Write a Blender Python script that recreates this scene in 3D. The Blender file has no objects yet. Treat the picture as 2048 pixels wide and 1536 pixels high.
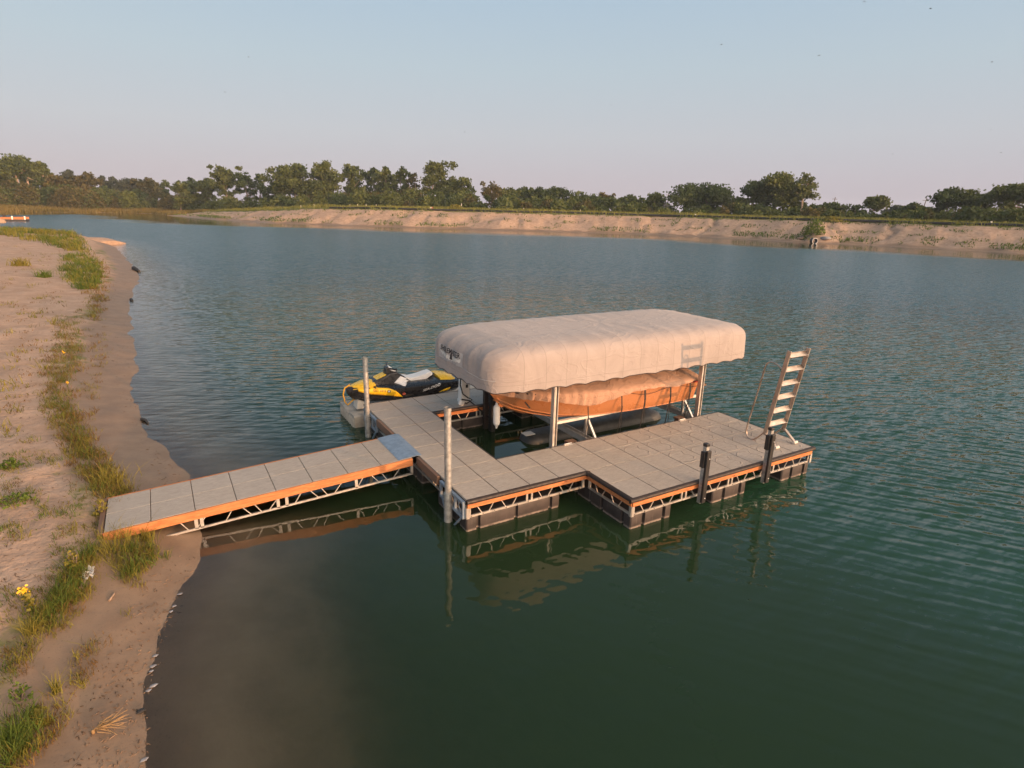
import bpy, bmesh, math, random
import numpy as np
from mathutils import Vector, Matrix
from mathutils.bvhtree import BVHTree
R = math.radians
scene = bpy.context.scene
COL = scene.collection
rng = np.random.default_rng(7)
random.seed(7)

# ------------------------------------------------------------------ camera
CAM = Vector((-3.8686, -7.7528, 5.1019))
F_PX, YAW, PITCH, ROLL = 1184.71, 1.029262, 0.285401, 0.025986
fw = Vector((math.cos(PITCH)*math.cos(YAW), math.cos(PITCH)*math.sin(YAW), -math.sin(PITCH)))
rt = Vector((math.sin(YAW), -math.cos(YAW), 0)); up = rt.cross(fw)
r2 = math.cos(ROLL)*rt + math.sin(ROLL)*up
u2 = -math.sin(ROLL)*rt + math.cos(ROLL)*up
cd = bpy.data.cameras.new('camera'); cam = bpy.data.objects.new('camera', cd); COL.objects.link(cam)
M3 = Matrix((r2, u2, -fw)).transposed()
cam.matrix_world = Matrix.Translation(CAM) @ M3.to_4x4()
cd.sensor_width = 36; cd.lens = 36*F_PX/2048; cd.clip_end = 9000; cd.clip_start = 0.1
scene.camera = cam

# ------------------------------------------------------------------ light, sky, exposure
SUN_DIR = Vector((0.39, -0.92, 0.083)).normalized()
SUN_EL = math.asin(SUN_DIR.z)
SUN_STRENGTH, SUN_COL = 3.9, (1.0, 0.50, 0.23)
SKY_STRENGTH = 0.15
EXPOSURE = 0.0
HAZE = .00022
sl = bpy.data.lights.new('sun', 'SUN'); so = bpy.data.objects.new('sun', sl); COL.objects.link(so)
sl.energy = SUN_STRENGTH; sl.color = SUN_COL; sl.angle = R(0.6)
so.rotation_euler = SUN_DIR.to_track_quat('Z', 'Y').to_euler()
so.location = (60, -140, 20)
w = bpy.data.worlds.new('World'); scene.world = w; w.use_nodes = True
nt = w.node_tree; bg = nt.nodes['Background']
sky = nt.nodes.new('ShaderNodeTexSky'); sky.sky_type = 'NISHITA'; sky.sun_disc = False
sky.sun_elevation = SUN_EL; sky.sun_rotation = math.atan2(SUN_DIR.x, SUN_DIR.y)
sky.air_density = 1.0; sky.dust_density = 1.0; sky.ozone_density = 1.0; sky.altitude = 300
# clear dusk sky: the physical sky blended with the pink-to-blue dusk gradient opposite the sun
def srgb(c): return [((v/255+.055)/1.055)**2.4 if v > 10 else v/255/12.92 for v in c]
geo = nt.nodes.new('ShaderNodeTexCoord'); sepw = nt.nodes.new('ShaderNodeSeparateXYZ'); nt.links.new(geo.outputs['Generated'], sepw.inputs[0])
grad = nt.nodes.new('ShaderNodeValToRGB'); nt.links.new(sepw.outputs[2], grad.inputs[0])
GRAD = [(0.0, (193,183,198)), (.05, (199,192,203)), (.11, (201,203,211)), (.20, (193,207,217)), (.30, (181,203,221)), (.42, (142,175,202)), (.7, (114,144,168)), (1.0, (104,132,156))]
el = grad.color_ramp.elements
while len(el) < len(GRAD): el.new(.5)
for e, (pos, c) in zip(el, GRAD): e.position = pos; e.color = (*srgb(c), 1)
dot = nt.nodes.new('ShaderNodeVectorMath'); dot.operation = 'DOT_PRODUCT'; nt.links.new(geo.outputs['Generated'], dot.inputs[0]); dot.inputs[1].default_value = SUN_DIR
warm = nt.nodes.new('ShaderNodeMapRange'); warm.interpolation_type = 'SMOOTHSTEP'; nt.links.new(dot.outputs['Value'], warm.inputs[0]); warm.inputs[1].default_value = .25; warm.inputs[2].default_value = 1.0
wm = nt.nodes.new('ShaderNodeMix'); wm.data_type = 'RGBA'; nt.links.new(warm.outputs[0], wm.inputs[0]); nt.links.new(grad.outputs[0], wm.inputs[6]); wm.inputs[7].default_value = (6.0, 4.4, 3.2, 1)
gs = nt.nodes.new('ShaderNodeVectorMath'); gs.operation = 'SCALE'; nt.links.new(wm.outputs[2], gs.inputs[0]); gs.inputs['Scale'].default_value = 1/SKY_STRENGTH
wx_ = nt.nodes.new('ShaderNodeMix'); wx_.data_type = 'RGBA'; wx_.inputs[0].default_value = .90
nt.links.new(sky.outputs[0], wx_.inputs[6]); nt.links.new(gs.outputs[0], wx_.inputs[7]); nt.links.new(wx_.outputs[2], bg.inputs[0])
bg.inputs[1].default_value = SKY_STRENGTH
vs = scene.view_settings; vs.view_transform = 'Standard'; vs.look = 'None'; vs.gamma = 1; vs.exposure = EXPOSURE
scene.cycles.max_bounces = 8; scene.cycles.transparent_max_bounces = 12

def unproj(px, py, z):
    """a photo pixel (2048 wide) to the point where its line of sight meets height z"""
    d = fw + r2*((px-1024)/F_PX) - u2*((py-768)/F_PX)
    t = (z-CAM.z)/d.z
    return CAM + d*t
def ray(px, py):
    return fw + r2*((px-1024)/F_PX) - u2*((py-768)/F_PX)

# ------------------------------------------------------------------ tagging
def tag(o, label=None, cat=None, group=None, kind=None):
    if label: o['label'] = label
    if cat: o['category'] = cat
    if group: o['group'] = group
    if kind: o['kind'] = kind
    return o
OFF = {}
def thing(name, loc, label, cat, group=None):
    o = bpy.data.objects.new(name, None); COL.objects.link(o); o.location = loc
    o.empty_display_size = 0.1
    OFF[o.name] = Vector(loc)
    return tag(o, label, cat, group)

# ------------------------------------------------------------------ mesh builder
class MB:
    def __init__(s): s.v = []; s.f = []
    def add(s, vs, fs):
        b = len(s.v); s.v += [tuple(v) for v in vs]; s.f += [tuple(b+i for i in f) for f in fs]; return s
    def box(s, c, d, rz=0.0):
        x, y, z = d[0]/2, d[1]/2, d[2]/2; cr, sr = math.cos(rz), math.sin(rz)
        vs = [(c[0]+a*cr-b*sr, c[1]+a*sr+b*cr, c[2]+e) for e in (-z, z) for a, b in ((-x,-y),(x,-y),(x,y),(-x,y))]
        return s.add(vs, [(3,2,1,0),(4,5,6,7),(0,1,5,4),(1,2,6,5),(2,3,7,6),(3,0,4,7)])
    def beam(s, p0, p1, wd, ht, upv=(0,0,1)):
        p0, p1 = Vector(p0), Vector(p1); t = (p1-p0).normalized(); u = Vector(upv)
        if abs(t.dot(u)) > .98: u = Vector((1,0,0))
        a = t.cross(u).normalized()*wd/2; b = a.cross(t).normalized()*ht/2
        vs = [p+sa*a+sb*b for p in (p0, p1) for sa, sb in ((-1,-1),(1,-1),(1,1),(-1,1))]
        return s.add(vs, [(0,1,2,3),(7,6,5,4),(4,5,1,0),(5,6,2,1),(6,7,3,2),(7,4,0,3)])
    def loft(s, rings, cap=True, closed=True):
        n = len(rings[0]); b = []
        vs = [p for r in rings for p in r]; fs = []
        for i in range(len(rings)-1):
            for j in range(n if closed else n-1):
                k = (j+1) % n
                fs.append((i*n+j, i*n+k, (i+1)*n+k, (i+1)*n+j))
        if cap:
            fs.append(tuple(range(n))[::-1]); fs.append(tuple((len(rings)-1)*n+j for j in range(n)))
        return s.add(vs, fs)
    def tube(s, pts, r, n=8, cap=True):
        pts = [Vector(p) for p in pts]; rings = []; prev = None
        for i, p in enumerate(pts):
            t = (pts[min(i+1, len(pts)-1)]-pts[max(i-1, 0)]).normalized()
            if prev is None:
                prev = t.cross(Vector((0,0,1)))
                if prev.length < .05: prev = t.cross(Vector((1,0,0)))
            a = (prev - t*prev.dot(t)).normalized(); prev = a; b = t.cross(a)
            rr = r[i] if isinstance(r, (list, tuple)) else r
            rings.append([p + rr*(math.cos(2*math.pi*k/n)*a + math.sin(2*math.pi*k/n)*b) for k in range(n)])
        return s.loft(rings, cap)
    def lathe(s, c, prof, n=14):
        return s.loft([[(c[0]+r*math.cos(2*math.pi*k/n), c[1]+r*math.sin(2*math.pi*k/n), c[2]+z) for k in range(n)] for r, z in prof])
    def prism(s, poly, z0, z1):
        n = len(poly)
        return s.loft([[(x, y, z0) for x, y in poly], [(x, y, z1) for x, y in poly]])
    def build(s, name, m, parent=None, smooth=None, bevel=0, solid=0):
        me = bpy.data.meshes.new(name); off = OFF.get(parent.name, Vector()) if parent else Vector()
        me.from_pydata([tuple(Vector(v)-off) for v in s.v], [], s.f); me.validate(); me.update()
        bm = bmesh.new(); bm.from_mesh(me); bmesh.ops.recalc_face_normals(bm, faces=bm.faces); bm.to_mesh(me); bm.free()
        if m: me.materials.append(m)
        o = bpy.data.objects.new(name, me); COL.objects.link(o)
        if parent: o.parent = parent; OFF[o.name] = off
        if smooth is not None:
            me.shade_smooth(); me.set_sharp_from_angle(angle=R(smooth))
        if solid:
            md = o.modifiers.new('solid', 'SOLIDIFY'); md.thickness = solid; md.offset = 0
        if bevel:
            md = o.modifiers.new('bevel', 'BEVEL'); md.width = bevel; md.segments = 2; md.limit_method = 'ANGLE'; md.angle_limit = R(40)
        return o

def np_mesh(name, V, Fq, m, attrs=None, parent=None, smooth=False):
    """fast mesh of quads or triangles from arrays"""
    me = bpy.data.meshes.new(name); k = Fq.shape[1]
    off = OFF.get(parent.name, Vector()) if parent else Vector()
    V = V - np.array(off)
    me.vertices.add(len(V)); me.vertices.foreach_set('co', V.astype(np.float32).ravel())
    me.loops.add(Fq.size); me.loops.foreach_set('vertex_index', Fq.astype(np.int32).ravel())
    me.polygons.add(len(Fq)); me.polygons.foreach_set('loop_start', np.arange(0, Fq.size, k, dtype=np.int32))
    me.update(calc_edges=True)
    for an, av in (attrs or {}).items():
        a = me.attributes.new(an, 'FLOAT', 'POINT'); a.data.foreach_set('value', av.astype(np.float32))
    if smooth: me.shade_smooth()
    me.materials.append(m)
    o = bpy.data.objects.new(name, me); COL.objects.link(o)
    if parent: o.parent = parent; OFF[o.name] = off
    return o

# ------------------------------------------------------------------ materials
class NT:
    def __init__(s, name):
        s.m = bpy.data.materials.new(name); s.m.use_nodes = True; s.t = s.m.node_tree
        s.out = s.t.nodes['Material Output']; s.p = s.t.nodes.get('Principled BSDF')
    def n(s, typ, **kw):
        x = s.t.nodes.new('ShaderNode'+typ)
        for k, v in kw.items():
            if k.startswith('i_'):
                key = k[2:]; key = int(key) if key.isdigit() else key.replace('_', ' ')
                s.set(x.inputs[key], v)
            else: setattr(x, k, v)
        return x
    def set(s, sock, v):
        if isinstance(v, bpy.types.NodeSocket): s.t.links.new(v, sock)
        elif hasattr(v, 'outputs'): s.t.links.new(v.outputs[0], sock)
        else:
            if sock.type == 'RGBA' and len(v) == 3: v = (*v, 1)
            sock.default_value = v
    def math(s, op, a, b=0.0, clamp=False):
        x = s.n('Math', operation=op, use_clamp=clamp); s.set(x.inputs[0], a); s.set(x.inputs[1], b); return x.outputs[0]
    def mix(s, f, a, b):
        x = s.n('Mix', data_type='RGBA'); s.set(x.inputs[0], f); s.set(x.inputs[6], a); s.set(x.inputs[7], b); return x.outputs[2]
    def noise(s, scale, co=None, detail=4, rough=.55, dist=0):
        x = s.n('TexNoise', i_Scale=scale, i_Detail=detail, i_Roughness=rough, i_Distortion=dist)
        if co is not None: s.t.links.new(co, x.inputs['Vector'])
        return x.outputs[0]
    def ramp(s, f, lo, hi, a=0., b=1.):
        x = s.n('MapRange', interpolation_type='SMOOTHSTEP'); s.set(x.inputs[0], f)
        for i, v in enumerate((lo, hi, a, b)): x.inputs[i+1].default_value = v
        return x.outputs[0]
    def co(s, which='Object'): return s.n('TexCoord').outputs[which]
    def mapping(s, co, scale=(1,1,1), rot=(0,0,0)):
        x = s.n('Mapping'); s.t.links.new(co, x.inputs[0]); x.inputs['Scale'].default_value = scale; x.inputs['Rotation'].default_value = rot; return x.outputs[0]
    def attr(s, name): return s.n('Attribute', attribute_name=name).outputs['Fac']
    def bump(s, h, strength=.5, dist=.01):
        x = s.n('Bump', i_Strength=strength, i_Distance=dist); s.set(x.inputs['Height'], h); s.set(s.p.inputs['Normal'], x.outputs[0]); return x
    def base(s, c): s.set(s.p.inputs['Base Color'], c)
    def rough(s, v): s.set(s.p.inputs['Roughness'], v)

def simple(name, c, rough=.6, var=.18, scale=8, metal=0, bump=0, bscale=60, stretch=(1,1,1), spec=None, rvar=.1):
    k = NT(name); co = k.mapping(k.co(), stretch)
    n = k.noise(scale, co)
    a = tuple(x*(1-var) for x in c); b = tuple(min(1, x*(1+var)) for x in c)
    k.base(k.mix(k.ramp(n, .3, .7), a, b))
    k.rough(k.ramp(k.noise(scale*2.3, co), .3, .7, max(0, rough-rvar), min(1, rough+rvar)))
    k.p.inputs['Metallic'].default_value = metal
    if spec is not None: k.p.inputs['Specular IOR Level'].default_value = spec
    if bump: k.bump(k.noise(bscale, co), .6, bump)
    return k.m

M = {}
M['alu'] = simple('aluminium', (.60,.58,.55), .42, .12, 6, metal=.75)
M['ladder'] = simple('weathered_aluminium', (.44,.38,.33), .38, .2, 5, metal=.85)
M['galv'] = simple('galvanised_steel', (.40,.41,.40), .5, .28, 14, metal=.55, bump=.001)
M['steelblue'] = simple('bluish_steel', (.26,.34,.43), .45, .12, 9, metal=.4)
M['rail'] = simple('black_vinyl', (.030,.022,.019), .6, .25, 9)
M['black'] = simple('black_plastic', (.018,.018,.019), .45, .3, 8)
def float_mat():
    k = NT('float_plastic'); co = k.co(); n = k.noise(5, co); z = k.n('SeparateXYZ'); k.t.links.new(co, z.inputs[0])
    c = k.mix(k.ramp(n, .3, .7), (.030,.026,.026), (.052,.043,.042))
    wz = k.math('ADD', z.outputs[2], k.math('MULTIPLY', k.noise(18, co, 4), .035))
    crust = k.math('MULTIPLY', k.ramp(wz, .022, .034), k.ramp(wz, .040, .075, 1, 0))
    c = k.mix(k.math('MULTIPLY', crust, k.ramp(k.noise(9, co, 5), .3, .6, .2, .75)), c, (.36,.30,.26))
    c = k.mix(k.ramp(k.noise(30, k.mapping(co, (1, 1, .12)), 3), .6, .75, 0, .2), c, (.2,.17,.15))
    k.base(c); k.rough(.55); k.bump(k.noise(25, co), .6, .003); return k.m
M['float'] = float_mat()
M['rubber'] = simple('black_rubber', (.015,.014,.014), .75, .3, 12)
M['white'] = simple('white_vinyl', (.74,.73,.70), .4, .04, 9)
M['cream'] = simple('cream_plastic', (.62,.60,.54), .5, .06, 7)
M['port'] = simple('grey_plastic', (.37,.35,.305), .65, .16, 6, bump=.003, bscale=30)
M['brownwood'] = simple('weathered_timber', (.17,.10,.065), .75, .3, 4, stretch=(1,.12,1), bump=.003)
M['yellow'] = simple('yellow_plastic', (.80,.50,.02), .3, .05, 5)
M['gloss'] = simple('gloss_black', (.020,.021,.024), .3, .15, 5)
M['seat'] = simple('white_seat', (.72,.73,.73), .5, .04, 10)
M['rope'] = simple('yellow_rope', (.62,.34,.03), .8, .2, 60)
M['red'] = simple('dark_red', (.30,.025,.02), .35, .12, 4)
M['redlight'] = simple('faded_red', (.55,.10,.06), .6, .15, 4)
M['tank'] = simple('grey_tank', (.055,.06,.062), .55, .2, 5, bump=.002, bscale=15)  # grey lowered to hold the shade under the boat in the colour
M['bird'] = simple('dark_feathers', (.05,.05,.055), .8, .1, 30)
M['driftwood'] = simple('driftwood', (.34,.24,.17), .85, .25, 14, stretch=(1,1,1), bump=.004)
M['stone'] = simple('pale_stone', (.25,.25,.26), .75, .3, 9, bump=.006, bscale=30)
M['film'] = simple('white_film', (.66,.65,.62), .35, .08, 20)
M['straw'] = simple('dry_straw', (.30,.19,.085), .85, .25, 20)
M['darkdebris'] = simple('dark_debris', (.03,.028,.027), .7, .3, 14)
M['roof'] = simple('dark_roof', (.055,.055,.065), .8, .2, 1.5)
M['wall'] = simple('tan_wall', (.30,.22,.17), .8, .1, 1.5)
M['pole'] = simple('grey_pole', (.16,.14,.13), .85, .15, 2)
M['pipe'] = simple('black_pipe', (.022,.022,.024), .5, .2, .6)
M['bark'] = simple('bark', (.19,.15,.12), .9, .25, 1.3, bump=.03, bscale=6)
M['palebark'] = simple('pale_bark', (.42,.32,.25), .9, .2, 1.1, bump=.03, bscale=6)

def wood_orange():
    k = NT('treated_timber'); co = k.co()
    g = k.noise(5, k.mapping(co, (1.2, 9, 9)), 6, .6, .6)
    c = k.mix(k.ramp(g, .3, .72), (.40,.135,.045), (.56,.23,.085))
    kn = k.n('TexVoronoi', feature='F1', i_Scale=1.0); k.t.links.new(k.mapping(co, (2.2, 7, 7)), kn.inputs['Vector'])
    c = k.mix(k.ramp(kn.outputs['Distance'], .05, .13, .75, 0), c, (.12,.035,.012))
    k.base(c); k.rough(.75); k.bump(g, .3, .004); return k.m
M['timber'] = wood_orange()

def deck_mat():
    k = NT('deck_tile'); co = k.co(); uv = k.n('UVMap', uv_map='tile').outputs[0]
    st = k.mapping(co, (1.6, 7.5, 4), (0, 0, R(8)))
    g = k.noise(4.5, st, 7, .65, 1.2); fine = k.noise(60, k.mapping(co, (1, 3, 1)), 4)
    big = k.noise(1.1, co, 3)
    c = k.mix(k.ramp(g, .32, .68), (.325,.285,.242), (.47,.425,.37))
    c = k.mix(k.ramp(big, .35, .65, 0, .35), c, (.34,.30,.245))
    tr = k.attr('tint')
    c = k.mix(k.math('MULTIPLY', tr, .3), c, (.36,.345,.325))
    c = k.mix(k.ramp(k.noise(2.6, co, 6, .7), .60, .74, 0, .45), c, (.20,.175,.145))
    k.rough(.72)
    # moulded relief of the swirl tiles
    sep = k.n('SeparateXYZ'); k.t.links.new(uv, sep.inputs[0]); u, v = sep.outputs[0], sep.outputs[1]
    wob = k.math('MULTIPLY', k.noise(2.6, uv, 2), .35)
    du = k.math('ADD', k.math('SUBTRACT', u, .55), wob); dv = k.math('ADD', k.math('SUBTRACT', v, .62), wob)
    rad = k.math('SQRT', k.math('ADD', k.math('MULTIPLY', du, du), k.math('MULTIPLY', dv, dv)))
    ring = k.math('MULTIPLY', k.ramp(k.math('ABSOLUTE', k.math('SUBTRACT', rad, .42)), .0, .028, 1, 0), k.ramp(u, .5, .62, 1, 0))
    wig = k.math('MULTIPLY', k.math('SINE', k.math('MULTIPLY', v, 13.)), .05)
    line = k.math('ABSOLUTE', k.math('SUBTRACT', k.math('ADD', u, k.math('ADD', wig, wob)), .86))
    line = k.math('MULTIPLY', k.ramp(line, 0, .045, 1, 0), k.math('MULTIPLY', k.ramp(v, .12, .22), k.ramp(v, .72, .85, 1, 0)))
    sw = k.math('MULTIPLY', k.math('ADD', ring, line), k.attr('swirl'))
    c = k.mix(k.math('MULTIPLY', sw, .11), c, (.17,.15,.125)); k.base(c)  # relief shade also put into the colour as darker lines
    h = k.math('ADD', k.math('MULTIPLY', g, .8), k.math('ADD', k.math('MULTIPLY', fine, .12), k.math('MULTIPLY', sw, 1.0)))
    k.bump(h, 1, .014)
    return k.m
M['deck'] = deck_mat()

def canvas_mat(name, c, wr, scale=1.6, seams=False):
    k = NT(name); co = k.co()
    a = k.noise(scale, k.mapping(co, (1, 1, .5), (0, R(35), R(20))), 5, .6, 1.5)
    b = k.noise(scale*1.7, k.mapping(co, (.45, 1, 1.1), (0, R(-32), 0)), 3, .5, .8)
    f = k.noise(90, co, 2)
    k.base(k.mix(k.ramp(a, .3, .7), tuple(x*.93 for x in c), tuple(min(1, x*1.06) for x in c)))
    k.rough(.85); k.p.inputs['Sheen Weight'].default_value = .15
    if seams:
        xs = k.n('SeparateXYZ'); k.t.links.new(co, xs.inputs[0])
        fx_ = k.math('ABSOLUTE', k.math('SUBTRACT', k.math('FRACT', k.math('DIVIDE', k.math('ADD', xs.outputs[0], 3.36), .468)), .5))
        sm = k.math('MULTIPLY', k.ramp(fx_, .478, .49), k.ramp(k.math('ABSOLUTE', xs.outputs[0]), 2.9, 3.05, 1, 0))
        fy_ = k.math('ABSOLUTE', k.math('SUBTRACT', k.math('FRACT', k.math('DIVIDE', k.math('ADD', xs.outputs[1], 2.5), .48)), .5))
        se = k.math('MULTIPLY', k.math('MULTIPLY', k.ramp(fy_, .475, .488), k.ramp(k.math('ABSOLUTE', xs.outputs[0]), 2.95, 3.1)), k.ramp(xs.outputs[2], 2.18, 2.3))
        hl = k.math('MULTIPLY', k.ramp(k.math('ABSOLUTE', k.math('SUBTRACT', xs.outputs[2], 2.02)), .004, .012, 1, 0), .6)
        sm = k.math('MAXIMUM', k.math('MAXIMUM', sm, se), hl)
        k.base(k.mix(k.math('MULTIPLY', sm, .5), k.mix(k.ramp(a, .3, .7), tuple(x*.93 for x in c), tuple(min(1, x*1.06) for x in c)), tuple(x*.62 for x in c)))
    rid = k.ramp(k.math('ABSOLUTE', k.math('SUBTRACT', b, .5)), 0, .06, 1, 0)
    h = k.math('ADD', k.math('MULTIPLY', a, .6), k.math('ADD', k.math('MULTIPLY', rid, .35), k.math('MULTIPLY', f, .03)))
    k.bump(h, 1, wr); return k.m
M['canvas'] = canvas_mat('tan_canvas', (.325,.290,.277), .012, seams=True)
M['cover'] = canvas_mat('boat_cover_cloth', (.43,.26,.175), .018, 2.6)
M['patch'] = simple('grey_patch', (.40,.385,.385), .7, .06, 8)
M['hullpaint'] = simple('tan_orange_gelcoat', (.45,.195,.085), .32, .05, 2)
M['hullbottom'] = simple('hull_bottom', (.12,.10,.09), .5, .2, 3)
M['ink'] = simple('dark_lettering', (.028,.024,.03), .7, .1, 20)

def leaf_mat(name, dark, light, third=None):
    k = NT(name); t = k.attr('tint'); ob = k.n('ObjectInfo').outputs['Random']
    c = k.mix(t, dark, light)
    c = k.mix(k.math('MULTIPLY', ob, .35), c, third or light)
    k.base(c); k.rough(.7); k.p.inputs['Specular IOR Level'].default_value = .2
    tr = k.n('BsdfTranslucent'); k.set(tr.inputs[0], k.mix(.5, c, (.12,.16,.03)))
    mx = k.n('MixShader', i_0=.30); k.t.links.new(k.p.outputs[0], mx.inputs[1]); k.t.links.new(tr.outputs[0], mx.inputs[2])
    k.t.links.new(mx.outputs[0], k.out.inputs[0]); return k.m
M['leaf'] = leaf_mat('leaf_green', (.052,.078,.024), (.150,.180,.052), (.13,.14,.04))
M['leafdark'] = leaf_mat('leaf_dark', (.036,.060,.024), (.105,.138,.045), (.085,.115,.04))
M['leafpale'] = leaf_mat('leaf_pale', (.060,.085,.025), (.15,.175,.055), (.12,.15,.05))
M['leafbrown'] = leaf_mat('leaf_brown', (.066,.066,.024), (.15,.125,.045), (.125,.095,.038))
M['leafhaze'] = leaf_mat('leaf_haze', (.060,.075,.055), (.095,.11,.075), (.085,.10,.08))  # distance haze put into the leaf colour as a muted grey-green
M['weed'] = leaf_mat('weed_green', (.13,.125,.024), (.33,.285,.055), (.30,.24,.05))
M['weedgreen'] = leaf_mat('fresh_green', (.060,.105,.018), (.15,.20,.035), (.12,.18,.03))
M['grass'] = leaf_mat('meadow_grass', (.13,.145,.032), (.29,.28,.07), (.25,.23,.06))
M['reed'] = leaf_mat('reed_gold', (.11,.10,.03), (.26,.19,.06), (.22,.17,.05))
M['flower'] = simple('yellow_petals', (.85,.52,.02), .6, .08, 40)
M['weedbrown'] = leaf_mat('withered_weed', (.13,.075,.025), (.25,.15,.05), (.22,.12,.04))

# ------------------------------------------------------------------ the lake outline: x, y, land height, land width, kind (0 beach, 1 bank, 2 marsh)
SHORE = [(-7,-160,1.4,30,0),(-6.2,-40,1.3,26,0),(-5.2,-10,1.2,24,0),(-4.75,-4,1.1,22,0),(-4.6,-2.3,1.1,22,0),(-4.55,-1.5,1.1,22,0),(-4.45,-.9,1.1,22,0),(-4.3,-.1,1.1,22,0),
 (-4.17,.5,1.1,22,0),(-3.95,1.2,1.1,22,0),(-3.82,2.1,1.1,22,0),(-3.75,3.2,1.1,22,0),(-3.82,4.5,1.1,22,0),(-4.1,5.4,1.1,22,0),(-4.3,6.5,1.1,22,0),(-4.6,8.2,1.1,22,0),(-4.72,10.7,1.1,22,0),(-4.8,13.6,1.1,22,0),
 (-5.0,18.6,1.2,24,0),(-5.15,25.4,1.2,24,0),(-5.2,31.7,1.2,24,0),(-4.9,39.3,1.2,22,0),(-5.1,46.3,1.2,20,0),(-6.2,58.6,1.2,16,0),(-7.2,71.3,1.2,10,0),(-8.6,80.6,1.1,4,0),
 (-10.5,88,1.1,4,0),(-15,97,1.1,8,0),(-30,107,1.1,10,0),(-60,112,1.1,14,0),(-140,120,1.2,20,0),(-160,190,1.0,30,2),(-120,245,1.2,30,2),
 (-48,270,1.2,26,2),(-36,284,1.2,26,2),(-20,292,1.2,26,2),(-3,289,1.2,24,2),(2.2,270,1.2,16,2),(3.4,252,1.6,12,1),(5.5,238,2.0,13,1),(12.6,203,2.9,14,1),(24.2,172.7,4.3,14,1),(43,156,4.6,13,1),(58.1,143,4.6,13,1),(66,139.5,4.6,13,1),
 (74.5,130.5,4.6,13,1),(90,122.5,4.6,13,1),(106,106,4.6,13,1),(114,88.5,4.6,13,1),(115,71,4.6,13,1),(122,64,4.6,13,1),(123.5,53.8,4.6,13,1),(126,46,4.6,13,1),(129,37,4.6,13,1),(142,0,4.6,13,1),(165,-60,4.6,14,1),(190,-160,4.6,14,1)]
SH = np.array(SHORE, float)
def shore_info(P):
    """signed distance to the waterline (land positive), land height, width, kind, distance along"""
    A = SH; B = np.roll(SH, -1, 0); N = len(P)
    best = np.full(N, 1e18); out = np.zeros((N, 3)); inside = np.zeros(N, bool); along = np.zeros(N); acc = 0.
    x, y = P[:, 0], P[:, 1]
    for a, b in zip(A, B):
        ab = b[:2]-a[:2]; L = ab@ab
        t = np.clip(((x-a[0])*ab[0]+(y-a[1])*ab[1])/L, 0, 1)
        d2 = (x-a[0]-t*ab[0])**2+(y-a[1]-t*ab[1])**2
        m = d2 < best; best[m] = d2[m]
        out[m] = a[2:5]+(b[2:5]-a[2:5])*t[m, None]; along[m] = acc+t[m]*math.sqrt(L)
        acc += math.sqrt(L)
        c = (a[1] > y) != (b[1] > y)
        with np.errstate(divide='ignore', invalid='ignore'):
            xi = (b[0]-a[0])*(y-a[1])/(b[1]-a[1])+a[0]
        inside ^= c & (x < xi)
    d = np.sqrt(best); d[inside] *= -1
    return d, out[:, 0], out[:, 1], out[:, 2], along
_lat = rng.random((64, 256, 256)).astype(np.float32)
def vnoise(x, y, seed=0):
    """smooth value noise, unit period lattice"""
    L = _lat[seed % 64]; xi = np.floor(x).astype(int); yi = np.floor(y).astype(int); fx = x-xi; fy = y-yi
    fx = fx*fx*(3-2*fx); fy = fy*fy*(3-2*fy)
    g = lambda a, b: L[a & 255, b & 255]
    return (g(xi, yi)*(1-fx)+g(xi+1, yi)*fx)*(1-fy)+(g(xi, yi+1)*(1-fx)+g(xi+1, yi+1)*fx)*fy
def sstep(a, b, x):
    t = np.clip((x-a)/(b-a), 0, 1); return t*t*(3-2*t)
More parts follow.
